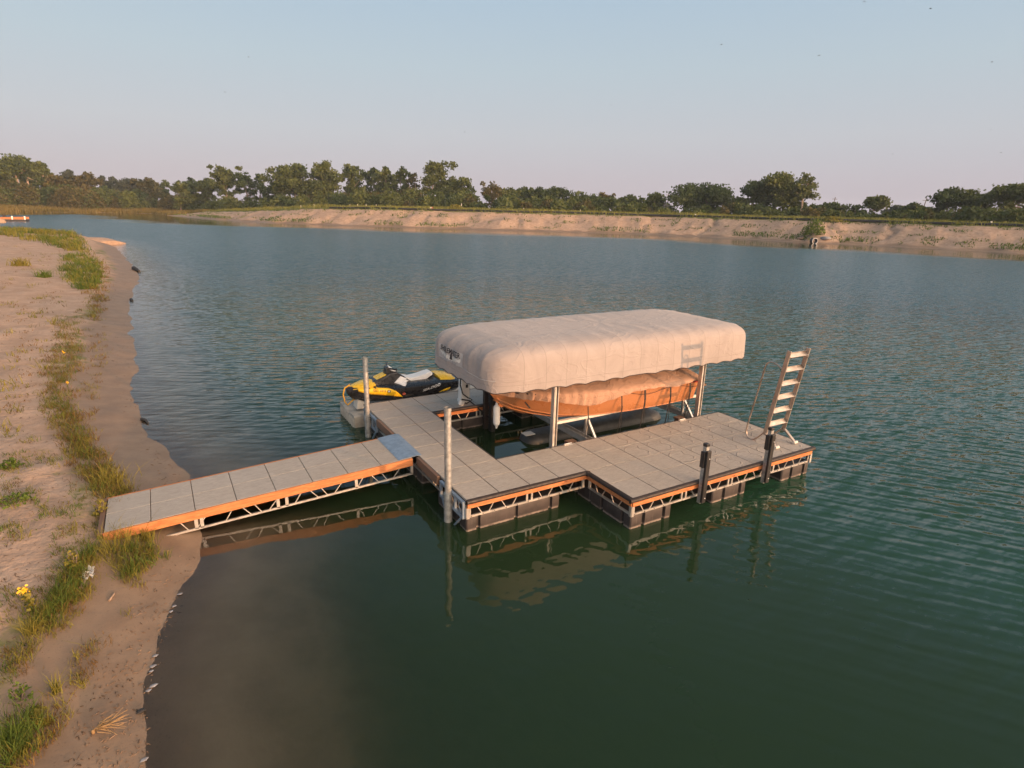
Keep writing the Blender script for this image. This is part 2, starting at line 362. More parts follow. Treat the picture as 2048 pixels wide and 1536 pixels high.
def ground(P):
    P = np.asarray(P, float); x, y = P[:, 0], P[:, 1]
    d, Hh, W, kd, s = shore_info(P)
    near = np.hypot(x+4, y+8)
    wob = (vnoise(x*.8, y*.8, 1)-.5)*.28*sstep(400, 40, near)*np.where(kd < .5, 1, 0) + np.where(kd < .5, (vnoise(x*3.1, y*2.7, 13)-.5)*.11*sstep(60, 20, near), 0) + np.where(kd > .5, (vnoise(x*.25, y*.25, 2)-.5)*2.2, 0)
    dd = d+wob
    # beach
    zb = np.where(dd < 0, np.where(dd > -1.8, dd*.10, -.18+(dd+1.8)*.28), Hh*.10*np.minimum(dd,1.6)+Hh*(1-np.exp(-dd/(W*.50))))
    zb += np.where(dd > .3, (vnoise(x*1.6, y*1.6, 3)-.5)*.08*sstep(.6, 2.5, dd)+(vnoise(x*4.5, y*4.5, 4)-.5)*.035*sstep(.8, 2.5, dd)+(vnoise(x*.35, y*.22, 5)-.5)*.25*sstep(2, 8, dd), 0)
    # sandy bank with rills
    rill = (vnoise(s*.55, dd*.02, 6)-.5)*1.0+(vnoise(s*1.7, dd*.06, 7)-.5)*.5+(vnoise(s*.12, s*0, 8)-.5)*1.0+(vnoise(s*1.1, dd*.9, 11)-.5)*.55+(vnoise(s*2.3, dd*2., 12)-.5)*.3
    prof = sstep(1.4, 1.0+0*W, dd)*0
    tt = np.clip((dd-1.6)/(W-1.6), 0, 1)
    zk = np.where(dd < 0, np.maximum(dd*.25, -4), np.where(dd < 1.6, dd*.10, .16+(Hh-.16)*(tt**.92)))
    zk += np.where(dd > 1.6, rill*.36*np.sin(np.pi*np.clip(tt, 0, 1))**.7, 0)
    for s0, dep_ in GULLY:
        off = s-s0-.9*np.sin(dd*.55+s0)-.4*np.sin(dd*1.7)
        zk -= dep_*np.exp(-(off/.55)**2)*sstep(1.2, 3., dd)*sstep(14.5, 11., dd)
    zk += np.where(tt >= 1, (vnoise(x*.15, y*.15, 9)-.5)*.25, 0)
    # marsh
    zm = np.where(dd < 0, np.maximum(dd*.12, -3), Hh*sstep(0, 1, dd/W)+np.clip((dd-W)*.05, 0, 2.2)+(vnoise(x*.2, y*.2, 10)-.5)*.25*np.clip(dd, 0, 1))
    wk = np.clip(kd, 0, 1); wm = np.clip(kd-1, 0, 1)
    z = (zb*(1-wk)+zk*wk)*(1-wm)+zm*wm
    return np.maximum(z, -4.), d, kd, dd, s
GULLY = []
def gully_shade(dd, s):  # hollows of the gullies, for shade painted into the bank colour
    m = np.zeros(len(s))
    for s0, d_ in GULLY: m = np.maximum(m, np.exp(-((s-s0-.9*np.sin(dd*.55+s0)-.4*np.sin(dd*1.7))/.75)**2)*sstep(1.2, 3., dd)*sstep(14.5, 11., dd))
    return m
for q_, d_ in (((1392, 474), .8), ((1741, 491), .8), ((1690, 489), .45), ((1290, 469), .35), ((1580, 485), .4)):
    u_ = unproj(*q_, 0.); GULLY.append((shore_info(np.array([[u_.x, u_.y]]))[4][0], d_))
def gz(x, y): return float(ground([(x, y)])[0][0])
def on_ground(px, py):
    """first point where the line of sight of a photo pixel meets the ground or the lake"""
    d = ray(px, py); d = d/math.hypot(d.x, d.y); t = np.geomspace(3, 420, 2600)
    Pr = np.column_stack([CAM.x+d.x*t, CAM.y+d.y*t]); g = np.maximum(ground(Pr)[0], 0.)
    i = int(np.argmax(CAM.z+d.z*t < g)); return Vector((Pr[i, 0], Pr[i, 1], float(g[i])))

def polar(radii, th):
    rr, tt = np.meshgrid(radii, th, indexing='ij'); n, m = rr.shape
    P = np.stack([CAM.x+rr*np.cos(tt), CAM.y+rr*np.sin(tt)], -1).reshape(-1, 2)
    i = np.arange(n-1)[:, None]; j = np.arange(m)[None, :]; k = (j+1) % m
    F = np.stack([i*m+j, (i+1)*m+j, (i+1)*m+k, i*m+k], -1).reshape(-1, 4)
    return P, F
fine = np.radians(np.arange(-50, 50.01, .2))+YAW
coarse = np.radians(np.arange(53, 308, 3.))+YAW
TH = np.concatenate([fine, coarse])
radii = np.concatenate([[.02], np.geomspace(1.5, 62, 230)[:-1], np.arange(62, 110, .8), np.arange(110, 215, .6), np.arange(215, 330, 1.4), np.geomspace(335, 1500, 20)])

def ground_mat():
    k = NT('sandy_ground'); co = k.co('Object')
    n1 = k.noise(1.2, co, 6, .6); n2 = k.noise(9, co, 5, .6); n3 = k.noise(45, co, 4, .6)
    sand = k.mix(k.ramp(n1, .3, .7), (.345,.242,.175), (.445,.325,.245))
    sand = k.mix(k.ramp(n2, .45, .75, 0, .5), sand, (.27,.195,.14))
    sand = k.mix(k.ramp(n3, .62, .72, 0, .5), sand, (.17,.125,.09))
    sand = k.mix(k.math('MULTIPLY', k.attr('clods_gully_shade'), k.ramp(k.noise(1.9, co, 6, .75), .50, .66, 0, .85)), sand, (.185,.145,.095))  # random clods, plus shade painted into the gullies
    wetc = k.mix(k.ramp(k.noise(2.2, co, 5), .3, .7), (.200,.140,.094), (.25,.178,.12))
    wetc = k.mix(k.ramp(k.noise(38, co, 3), .6, .7, 0, .4), wetc, (.08,.058,.04))
    green = k.mix(k.ramp(k.noise(.8, co, 4), .3, .7), (.075,.092,.026), (.16,.165,.048))
    c = k.mix(k.attr('wet'), sand, wetc)
    c = k.mix(k.attr('under'), c, k.mix(k.ramp(k.noise(1.4, co, 5), .3, .7), (.36,.275,.19), (.46,.36,.255)))
    vn = k.math('ADD', k.attr('veg'), k.math('MULTIPLY', k.math('SUBTRACT', k.noise(1.6, co, 6, .65), .5), 1.3))
    c = k.mix(k.math('MULTIPLY', k.ramp(vn, .42, .72), k.ramp(k.attr('veg'), .0, .12)), c, green)
    k.base(c)
    k.rough(k.math('SUBTRACT', .92, k.math('MULTIPLY', k.attr('wet'), .35)))
    k.p.inputs['Specular IOR Level'].default_value = .3
    h = k.math('ADD', k.math('MULTIPLY', n1, .5), k.math('ADD', k.math('MULTIPLY', n2, .26), k.math('ADD', k.math('MULTIPLY', n3, .05), k.math('MULTIPLY', k.noise(4, k.mapping(co, (1, .35, 1), (0, 0, R(20))), 5, .6), .2))))
    dry = k.math('SUBTRACT', 1.0, k.math('MULTIPLY', k.attr('wet'), .85))
    k.bump(k.math('MULTIPLY', h, dry), 1, .16)
    return k.m
P, Fq = polar(radii, TH)
Z, D, KD, DD, S = ground(P)
x, y = P[:, 0], P[:, 1]
wet = np.where(KD < .5, sstep(1.9, 1.1, DD+(vnoise(x*1.1, y*1.1, 20)-.5)*.7), sstep(2.3, 1.7, DD+(vnoise(S*.5, S*0, 21)-.5)*1.2))
veg_beach = .55*sstep(.9, 1.4, DD)*sstep(3.2, 1.6, DD+(vnoise(x*.4, y*.4, 22)-.5)*1.2)*(.35+.9*vnoise(x*.5, y*.35, 23))
veg_bank = np.where(DD > 12.6, 1.0, .30*vnoise(S*.35, DD*.4, 24)+.32*sstep(2.2, 2.8, DD)*sstep(5, 3, DD)*sstep(.35, .75, vnoise(S*.16, S*0+3, 25))+.4*sstep(10.5, 12.6, DD))
veg = np.where(KD < .5, veg_beach, np.where(KD < 1.5, veg_bank, 1.0*sstep(.5, 2, DD)))
g_ob = np_mesh('ground', np.column_stack([P, Z]), Fq, ground_mat(), {'wet': wet, 'veg': veg, 'under': sstep(0, -.08, Z), 'clods_gully_shade': np.where(KD > .5, np.where(KD < 1.5, np.clip(.75+.5*(vnoise(S*.25, DD*.5, 57)-.5)+.6*gully_shade(DD, S), 0, 1.4), .6), 0.)}, smooth=True)
tag(g_ob, 'sandy shore, lake bed and grassy flat far bank', kind='structure')

# ------------------------------------------------------------------ water
def water_mat():
    k = NT('lake_water'); k.t.nodes.remove(k.p)
    co = k.co('Object'); amp = k.attr('ripple'); dep = k.attr('depth')
    CR = R(-40)
    # wave slopes: each train is noise drawn out along its crests and tilts the surface across them
    def train(scale, stretch, rot, amp_, det=2, dist=.3):
        nz = k.noise(scale, k.mapping(co, (stretch, 1, 1), (0, 0, rot)), det, .5, dist)
        sl = k.math('MULTIPLY', k.math('SUBTRACT', nz, .5), amp_)
        return k.math('MULTIPLY', sl, math.sin(rot)), k.math('MULTIPLY', sl, math.cos(rot))
    gust = k.ramp(k.noise(.06, k.mapping(co, (.5, 1, 1), (0, 0, R(30))), 3), .3, .7, .88, 1.1)
    wind = k.math('MULTIPLY', amp, gust)
    sx, sy = 0., 0.
    for sc_, st_, ro_, am_, de_ in ((4.6, .20, R(31), .62, 2), (9.5, .26, R(19), .60, 2), (1.3, .30, R(42), .08, 1), (20., .40, R(30), .22, 1), (5.0, .4, R(70), .12, 2)):
        a_, b_ = train(sc_, st_, ro_, am_, de_)
        sx = k.math('ADD', sx, a_); sy = k.math('ADD', sy, b_)
    frt = k.attr('front'); bck = k.math('SUBTRACT', 1.0, frt)
    for lam, ro_, am_, ds_, mk_ in ((.30, R(38), .105, 3.2, bck), (.19, R(30), .075, 3.6, bck), (.125, R(44), .05, 3.0, bck), (.27, R(61), .105, 2.2, frt), (.175, R(56), .085, 2.6, frt), (.12, R(66), .06, 2.6, frt)):
        wv = k.n('TexWave', wave_type='BANDS', bands_direction='Y', i_Scale=.314/lam, i_Distortion=ds_, i_Detail=2.0); wv.inputs['Detail Scale'].default_value = .9*lam/.3
        k.t.links.new(k.mapping(co, (.75, 1, 1), (0, 0, ro_)), wv.inputs['Vector'])
        pt = k.ramp(k.noise(1.1, k.mapping(co, (.5, 1, 1), (0, 0, ro_)), 2), .38, .62, .6, 1.)
        sl = k.math('MULTIPLY', k.math('MULTIPLY', k.math('SUBTRACT', wv.outputs['Fac'], .5), 2*am_), k.math('MULTIPLY', pt, mk_))
        sx = k.math('ADD', sx, k.math('MULTIPLY', sl, math.sin(ro_))); sy = k.math('ADD', sy, k.math('MULTIPLY', sl, math.cos(ro_)))
    sx = k.math('MULTIPLY', sx, wind); sy = k.math('MULTIPLY', sy, wind)
    for sc_, st_, ro_, am_ in ((.62, .55, R(15), .055), (1.7, .5, R(40), .035)):
        a_, b_ = train(sc_, st_, ro_, am_, 1)
        sx = k.math('ADD', sx, a_); sy = k.math('ADD', sy, b_)
    cb = k.n('CombineXYZ'); k.set(cb.inputs[0], sx); k.set(cb.inputs[1], sy); cb.inputs[2].default_value = 1.0
    bp = k.n('VectorMath', operation='NORMALIZE'); k.t.links.new(cb.outputs[0], bp.inputs[0])
    rgh = k.math('ADD', .03, k.math('MULTIPLY', k.attr('chop'), .21))
    deep = k.n('BsdfPrincipled', i_IOR=1.333); k.set(deep.inputs['Roughness'], rgh); k.t.links.new(bp.outputs[0], deep.inputs['Normal'])
    k.set(deep.inputs['Base Color'], k.mix(k.ramp(k.attr('chop'), .05, .8), k.mix(k.ramp(amp, .1, .7), (.017,.036,.015), (.017,.054,.031)), (.014,.056,.066)))
    fr = k.n('Fresnel', i_IOR=1.333); k.t.links.new(bp.outputs[0], fr.inputs['Normal'])
    gl = k.n('BsdfGlossy'); k.set(gl.inputs['Roughness'], rgh); gl.inputs[0].default_value = (1,1,1,1); k.t.links.new(bp.outputs[0], gl.inputs['Normal'])
    tp = k.n('BsdfTransparent')
    op = k.math('SUBTRACT', 1.0, k.math('POWER', 2.718, k.math('MULTIPLY', dep, -2.3)))
    k.set(tp.inputs[0], k.mix(k.ramp(dep, 0, .5), (.93,.90,.83), (.50,.50,.36)))
    shal = k.n('MixShader'); k.t.links.new(fr.outputs[0], shal.inputs[0]); k.t.links.new(tp.outputs[0], shal.inputs[1]); k.t.links.new(gl.outputs[0], shal.inputs[2])
    mx = k.n('MixShader'); k.set(mx.inputs[0], op); k.t.links.new(shal.outputs[0], mx.inputs[1]); k.t.links.new(deep.outputs[0], mx.inputs[2])
    k.t.links.new(mx.outputs[0], k.out.inputs[0]); return k.m
keep = (D[Fq] < 3).any(1) & (np.hypot(x, y)[Fq] < 700).all(1)
Fw = Fq[keep]; used = np.unique(Fw); remap = np.zeros(len(P), int); remap[used] = np.arange(len(used))
wx, wy, wd, wz, wk = x[used], y[used], D[used], Z[used], KD[used]
lee = np.maximum(sstep(1.5, 10.5, wx+.16*np.minimum(wy+2, 0)), sstep(2.2, 6.5, wy-.25*np.abs(wx-2)))
lee = np.maximum(lee, sstep(14, 30, np.hypot(wx, wy)))
slip = sstep(.2, 1.4, wx)*sstep(8.2, 6.6, wx)*sstep(.4, 1.5, wy)*sstep(6.2, 4.6, wy)
ripple = (.10+.90*lee)*(1-.88*slip)
ripple *= np.where(wk < .5, .30+.70*sstep(0, 5.5, -wd), np.where(wk > 1.5, .06+.94*sstep(45, 105, -wd+55*(vnoise(wx*.02, wy*.13, 30)-.5)), .05+.95*sstep(20, 36, -wd+8*(vnoise(wx*.06+wy*.02, wy*.06, 31)-.5))))
wo = np_mesh('lake_water', np.column_stack([wx, wy, np.zeros(len(used))]), remap[Fw], water_mat(), {'depth': np.clip(-wz, 0, 4), 'front': sstep(4.0, -2.5, wy+.12*wx), 'ripple': ripple*(1.2+.75*sstep(12, 50, np.hypot(wx-3, wy-2))), 'chop': np.clip(ripple, 0, 1)*sstep(8, 50, np.hypot(wx-3, wy-2))}, smooth=True)
tag(wo, 'green lake water with fine wind ripples', kind='structure')

# ================================================================== FLOATING DOCK
T = .6096; HD = .59
def truss(mb, p0, p1, zt=.435, zb=.255, bays=4, mid=True):
    p0, p1 = Vector(p0), Vector(p1); L = (p1-p0).length; t = (p1-p0)/L
    at = lambda s, z: (p0.x+t.x*s, p0.y+t.y*s, z)
    mb.beam(at(0, zb+.018), at(L, zb+.018), .03, .036)
    mb.beam(at(.03, zb+.03), at(.03, zt+.03), .028, .05, t); mb.beam(at(L-.03, zb+.03), at(L-.03, zt+.03), .028, .05, t)
    n = max(1, round(L/1.22)); seg = L/n
    for i in range(n):
        if i and mid:
            for q in (-.05, .05): mb.beam(at(i*seg+q, zb+.03), at(i*seg+q, zt+.02), .026, .035, t)
        a, b = i*seg+.14, (i+1)*seg-.14; st = (b-a)/bays
        for j in range(bays):
            s0, s1 = a+j*st+.03, a+(j+1)*st-.07
            za, zc = (zt, zb+.03) if j % 2 == 0 else (zb+.03, zt)
            mb.beam(at(s0, za), at(s0+.42*(s1-s0)+.04, zc), .014, .014, t)
    return mb
def deck_section(name, cells, parent, zfun=lambda u, v: HD, swirl=lambda u, v: 0, x0=0., y0=0., gap=.0075):
    bm = bmesh.new(); uvl = bm.loops.layers.uv.new('tile'); sw = bm.verts.layers.float.new('swirl'); ti = bm.verts.layers.float.new('tint')
    off = OFF[parent.name]
    for (u, v) in cells:
        xa, xb, ya, yb = x0+u*T+gap, x0+(u+1)*T-gap, y0+v*T+gap, y0+(v+1)*T-gap
        s_, t_ = swirl(u, v), random.random(); e = .004
        lo = [bm.verts.new(Vector((a, b, zfun(a, b)-.035))-off) for a, b in ((xa,ya),(xb,ya),(xb,yb),(xa,yb))]
        md = [bm.verts.new(Vector((a, b, zfun(a, b)-.004))-off) for a, b in ((xa,ya),(xb,ya),(xb,yb),(xa,yb))]
        hi = [bm.verts.new(Vector((a, b, zfun(a, b)))-off) for a, b in ((xa+e,ya+e),(xb-e,ya+e),(xb-e,yb-e),(xa+e,yb-e))]
        for q in lo+md+hi: q[sw] = s_; q[ti] = t_
        f = bm.faces.new(hi)
        for lp, c in zip(f.loops, ((0,0),(1,0),(1,1),(0,1))): lp[uvl].uv = c
        for A, B in ((lo, md), (md, hi)):
            for i in range(4): bm.faces.new((A[i], A[(i+1)%4], B[(i+1)%4], B[i]))
    me = bpy.data.meshes.new(name); bm.to_mesh(me); bm.free(); me.materials.append(M['deck'])
    o = bpy.data.objects.new(name, me); COL.objects.link(o); o.parent = parent; OFF[o.name] = off; return o

dock = thing('floating_dock', (2.44, 1.2, 0), 'L-shaped floating dock of tan tile panels with orange timber edges and black floats', 'dock')
deck_section('deck_panel', [(u, v) for u in (0, 1) for v in range(9)], dock)
deck_section('deck_panel', [(u, v) for u in (2, 3) for v in (0, 1)], dock)
deck_section('deck_panel', [(u, v) for u in range(4, 12) for v in range(-2, 2)], dock, swirl=lambda u, v: 1.0 if (v >= 0 and u > 5) or (v < 0 and u > 6+(v < -1)) else 0.)
deck_section('deck_panel', [(u, v) for u in range(2, 8) for v in (7, 8)], dock)
X4, X12, Y2, Y7, Y9, X2, X8, YM = 4*T, 12*T, 2*T, 7*T, 9*T, 2*T, 8*T, -2*T
# under-frame seen in the seams and from the side
mb = MB()
for (xa, xb, ya, yb) in ((.02, X2-.02, .02, Y9-.02), (X2-.02, X4-.02, .02, Y2-.02), (X4-.02, X12-.02, YM+.02, Y2-.02), (X2-.02, X8-.02, Y7+.02, Y9-.02)):
    mb.box(((xa+xb)/2, (ya+yb)/2, HD-.022), (xb-xa, yb-ya, .024))
mb.build('sub_frame', M['brownwood'], dock)
edges = dict(front_a=((0,0),(X4,0)), notch=((X4,0),(X4,YM)), front_b=((X4,YM),(X12,YM)), right=((X12,YM),(X12,Y2)), inner_front=((X12,Y2),(X2,Y2)), inner_left=((X2,Y2),(X2,Y7)), finger=((X2,Y7),(X8,Y7)), finger_end=((X8,Y7),(X8,Y9)), back=((X8,Y9),(0,Y9)), left=((0,Y9),(0,0)))
INSET = .03
def inset(nm):
    (ax, ay), (bx, by) = edges[nm]; t = Vector((bx-ax, by-ay, 0)).normalized(); n = Vector((-t.y, t.x, 0))
    s = -1 if nm in () else 1
    # inward normal: towards the deck
    c = Vector(((ax+bx)/2, (ay+by)/2, 0)); tst = c+n*.2
    ins = lambda p: (0 < p.x < X2 and 0 < p.y < Y9) or (0 < p.x < X4 and 0 < p.y < Y2) or (X4-.01 < p.x < X12 and YM < p.y < Y2) or (0 < p.x < X8 and Y7 < p.y < Y9)
    if not ins(tst): n = -n
    return Vector((ax, ay, 0)), Vector((bx, by, 0)), t, n
for nm in edges:
    a, b, t, n = inset(nm)
    truss(MB(), a+n*INSET+t*.03, b+n*INSET-t*.03).build('truss', M['alu'], dock)
    big = nm in ('front_a', 'notch', 'front_b', 'finger')
    if nm != 'left':
        m = MB(); m.beam(a+n*.005+t*.01+Vector((0,0,.478)), b+n*.005-t*.01+Vector((0,0,.478)), .038, .085)
        m.build('timber_edge', M['timber'] if nm in ('front_a', 'notch', 'front_b', 'finger', 'right') else M['brownwood'], dock, bevel=.004)
    if big:
        m = MB(); o_ = -n*.035
        e0 = -t*(.0 if nm == 'front_a' else .0); L = (b-a).length
        prof = [(-.018, -.082), (.012, -.082), (.036, -.066), (.045, -.04), (.036, -.015), (.012, -.001), (-.018, -.001)]
        k0, k1 = a+n*.004, b+n*.004
        if nm in ('notch', 'front_b'): k0 = k0-t*.055 if nm == 'front_b' else k0+t*.05
        if nm == 'front_a': k1 = k1-t*.0
        if nm == 'front_b': k1 = k1+t*.05
        rings = [[p-n*(q+.002)+Vector((0, 0, HD+z+.0015)) for q, z in prof] for p in (k0, k1)]
        m.loft(rings).build('rub_rail', M['rail'], dock, smooth=35)
    elif nm != 'left':
        m = MB(); m.beam(a-n*.008+Vector((0,0,HD-.018)), b-n*.008+Vector((0,0,HD-.018)), .022, .040); m.build('edge_strip', M['rail'], dock, bevel=.003)
# inner corner boss of the rub rail and steel corner brackets
mb = MB(); mb.lathe((X4, -.028, 0), [(.0, HD-.082), (.05, HD-.08), (.055, HD-.02), (.04, HD+.002), (0, HD+.004)], 10); mb.build('rail_corner', M['rail'], dock, smooth=40)
for (cx, cy) in ((.0, .0), (X4, YM), (X12, YM)):
    mb = MB(); mb.box((cx+.022*(1 if cx < X12 else -1), cy-.006, .345), (.05, .012, .19)); mb.box((cx-.006*(1 if cx < X12 else -1), cy+.022, .345), (.012, .05, .19)); mb.build('corner_bracket', M['alu'], dock, bevel=.002)
# bolts along the bottom chords
mb = MB()
for nm in ('front_a', 'front_b'):
    a, b, t, n = inset(nm); L = (b-a).length; k = int(L/.22)
    for i in range(k):
        p = a+t*(.09+i*.22)+n*.012; mb = MB(); mb.lathe((p.x, p.y, .273), [(0, -.006), (.008, -.006), (.008, .006), (0, .006)], 6); mb.build('bolt', M['black'], dock)

def float_block(x0, x1, y0, y1, notx=(), noty=()):
    """one roto-moulded float: a tub with upright channels in its sides"""
    dp = .05; hw = .028; poly = []
    def side(a, b, fixed, nots, ax, inward):
        pts = []; rev = b < a
        for c in sorted(nots, reverse=rev):
            s = -1 if rev else 1
            for q, r_ in ((c-s*(hw+.012), 0), (c-s*hw, dp), (c+s*hw, dp), (c+s*(hw+.012), 0)):
                pts.append((q, fixed+inward*r_) if ax == 0 else (fixed+inward*r_, q))
        return pts
    c = .02
    poly += [(x0+c, y0)] + side(x0, x1, y0, notx, 0, 1) + [(x1-c, y0), (x1, y0+c)] + side(y0, y1, x1, noty, 1, -1) + [(x1, y1-c), (x1-c, y1)]
    poly += side(x1, x0, y1, notx, 0, -1) + [(x0+c, y1), (x0, y1-c)] + side(y1, y0, x0, noty, 1, 1) + [(x0, y0+c)]
    m = MB(); cx, cy = (x0+x1)/2, (y0+y1)/2
    sc = lambda k: [(cx+(px-cx)*k, cy+(py-cy)*k) for px, py in poly]
    m.loft([[(*q, z) for q in sc(k)] for z, k in ((-.22, .97), (-.16, .985), (.0, .99), (.06, 1.0), (.225, 1.0), (.25, .985))])
    m.build('float', M['float'], dock, smooth=25)
float_block(.0, 1.86, .01, 1.16, (.22, .95, 1.66), (.3, .85))
float_block(X4+.01, 3.38, YM+.01, -.12, (2.73, 3.2), (-1.0, -.45))
float_block(X4+.02, 3.38, -.10, Y2-.06, (2.73, 3.2), (.3, .8))
float_block(4.42, 5.34, YM+.01, .0, (4.72, 5.17), (-.9, -.4)); float_block(4.42, 5.34, .02, Y2-.06, (4.72, 5.17), (.4, .9))
float_block(6.43, 7.29, YM+.01, .0, (6.72, 7.12), (-.9, -.4)); float_block(6.43, 7.29, .02, Y2-.06, (6.72, 7.12), (.4, .9))
float_block(.04, 1.18, 2.0, 3.2, (.35, .85), (2.3, 2.9)); float_block(.04, 1.18, 4.35, 5.44, (.35, .85), (4.65, 5.15))
float_block(1.7, 2.9, Y7+.06, 5.44, (2.0, 2.6), (4.6, 5.2)); float_block(3.7, 4.83, Y7+.06, 5.44, (4., 4.55), (4.6, 5.2))
# timber bumpers on the shore side
for ya, yb in ((1.04, 2.0), (3.36, 4.36)):
    m = MB(); m.box((-.035, (ya+yb)/2, .505), (.065, yb-ya, .165)); m.build('timber_bumper', M['brownwood'], dock, bevel=.008)
# galvanised pile brackets
def pile_bracket(yc):
    m = MB(); y0, y1 = yc-.46, yc+.46
    for z in (.525, .265): m.beam((-.03, y0, z), (-.03, y1, z), .05, .05)
    for yy in (y0+.02, yc-.13, yc+.13, y1-.02): m.beam((-.03, yy, .27), (-.03, yy, .52), .045, .035, (0,1,0))
    for s in (-1, 1): m.beam((-.03, yc+s*.40, .26), (-.07, yc+s*.06, -.12), .03, .03); m.beam((-.02, yc+s*.2, .50), (-.02, yc+s*.32, .29), .014, .014)
    b = m.build('pile_bracket', M['steelblue'], dock, bevel=.003)
    m = MB(); m.tube([(-.10, yc, -.35), (-.10, yc, .515)], .072, 16, cap=False); m.tube([(-.10, yc, .50), (-.10, yc, .518)], .076, 16)
    m.build('sleeve', M['galv'], b, smooth=40)
pile_bracket(.50); pile_bracket(4.88)
# upright bumper posts bolted to the front edge
for px_ in (3.98, 5.72):
    m = MB(); m.box((px_, -1.30, .72), (.075, .075, 1.08)); b = m.build('bumper_post', M['galv'], dock, bevel=.006)
    m = MB(); m.box((px_, -1.365, .70), (.10, .05, .99)); m.build('front_pad', M['black'], b, bevel=.012)
    m = MB(); m.box((px_-.058, -1.30, 1.02), (.035, .085, .30)); m.build('side_pad', M['black'], b, bevel=.008)
    m = MB(); m.box((px_, -1.30, 1.285), (.09, .09, .055)); m.build('cap', M['black'], b, bevel=.012)
    for z in (.30, 1.05): m = MB(); m.lathe((px_+.01, -1.392, z), [(0, -.009), (.011, -.007), (.011, .007), (0, .009)], 8); m.build('bolt', M['white'], b)
# cleat-like plates at the slip edge
for cx in (2.85, 6.05):
    m = MB(); m.box((cx, Y2-.05, HD+.012), (.20, .05, .014)); m.tube([(cx-.09, Y2-.05, HD+.035), (cx+.09, Y2-.05, HD+.035)], .010, 6); m.box((cx-.03, Y2-.05, HD+.024), (.02, .02, .03)); m.box((cx+.03, Y2-.05, HD+.024), (.02, .02, .03))
    m.build('cleat', M['alu'], dock, bevel=.002)

# ------------------------------------------------------------------ steel piles
for yc, top, lb in ((.50, 2.03, 'galvanised steel pipe pile at the front corner of the dock beside the gangway'), (4.88, 1.885, 'galvanised steel pipe pile by the rear dock corner in front of the watercraft bow')):
    t = thing('steel_pile', (-.10, yc, 0), lb, 'pile', 'steel piles on the shore side of the dock')
    m = MB(); m.tube([(-.10, yc, -2.2), (-.10, yc, top)], .058, 18, cap=False); m.tube([(-.10, yc, top-.03), (-.10, yc, -2.2)], .05, 18, cap=False)
    m.build('pipe', M['galv'], t, smooth=40)
    m = MB(); m.tube([(-.10, yc, top-.055), (-.10, yc, top+.003)], .062, 18, cap=False); m.tube([(-.10, yc, top+.003), (-.10, yc, top-.055)], .049, 18, cap=False)
    m.build('pipe_collar', M['galv'], t, smooth=40)

# ------------------------------------------------------------------ gangway
gw = thing('gangway', (-2.5, 2.64, 0), 'sloping tiled gangway with an orange timber side running from the beach to the dock', 'gangway')
GX0, GX1 = -.14, -5.02; GY0 = 2.03; GW = 1.22
gzf = lambda xx, yy: .583-(GX0-xx)*.048
deck_section('deck_panel', [(u, v) for u in range(8) for v in (0, 1)], gw, zfun=gzf, x0=GX1+.01, y0=GY0, gap=.005)
m = MB(); m.beam((GX1+.02, GY0+GW/2, gzf(GX1, 0)-.05), (GX0, GY0+GW/2, gzf(GX0, 0)-.05), GW-.02, .02); m.build('sub_frame', M['brownwood'], gw)
for s, yy in ((-1, GY0-.022), (1, GY0+GW+.022)):
    m = MB(); m.beam((GX1, yy, gzf(GX1, 0)-.075), (GX0, yy, gzf(GX0, 0)-.075), .04, .145); m.build('timber_side', M['timber'], gw, bevel=.004)
    m = MB(); zb = lambda xx: gzf(xx, 0)-.315; y_ = yy-s*.004
    m.beam((-4.3, y_, zb(-4.3)), (GX0, y_, zb(GX0)), .03, .034)
    xs = [GX0-.02, -1.22, -2.42, -2.56, -3.72, -3.80]
    for xx in xs: m.beam((xx, y_, zb(xx)), (xx, y_, zb(xx)+.17), .03, .05, (1,0,0))
    for k in range(8):
        xa = GX0-.25-k*.545
        if xa < -4.2: break
        m.beam((xa, y_, zb(xa)+.17), (xa+(.13 if k % 2 else -.13), y_, zb(xa)+.01), .014, .014)
        xa -= .26
        m.beam((xa, y_, zb(xa)+.01), (xa+(.10 if k % 2 else -.10), y_, zb(xa)+.17), .014, .014)
    m.build('truss', M['alu'], gw)
m = MB(); m.beam((GX1-.035, GY0-.02, gzf(GX1, 0)-.02), (GX1-.035, GY0+GW+.02, gzf(GX1, 0)-.02), .07, .05); m.build('end_board', M['brownwood'], gw, bevel=.004)
m = MB(); ys = (GY0+.0, GY0+GW+.03)
prof = [(-.40, gzf(-.40, 0)+.004), (-.36, gzf(-.36, 0)+.012), (-.16, .602), (-.04, .606), (.055, .597)]
m.loft([[(a, yy, b) for a, b in prof]+[(a, yy, b-.006) for a, b in prof[::-1]] for yy in ys]); m.build('transition_plate', M['steelblue'], gw)

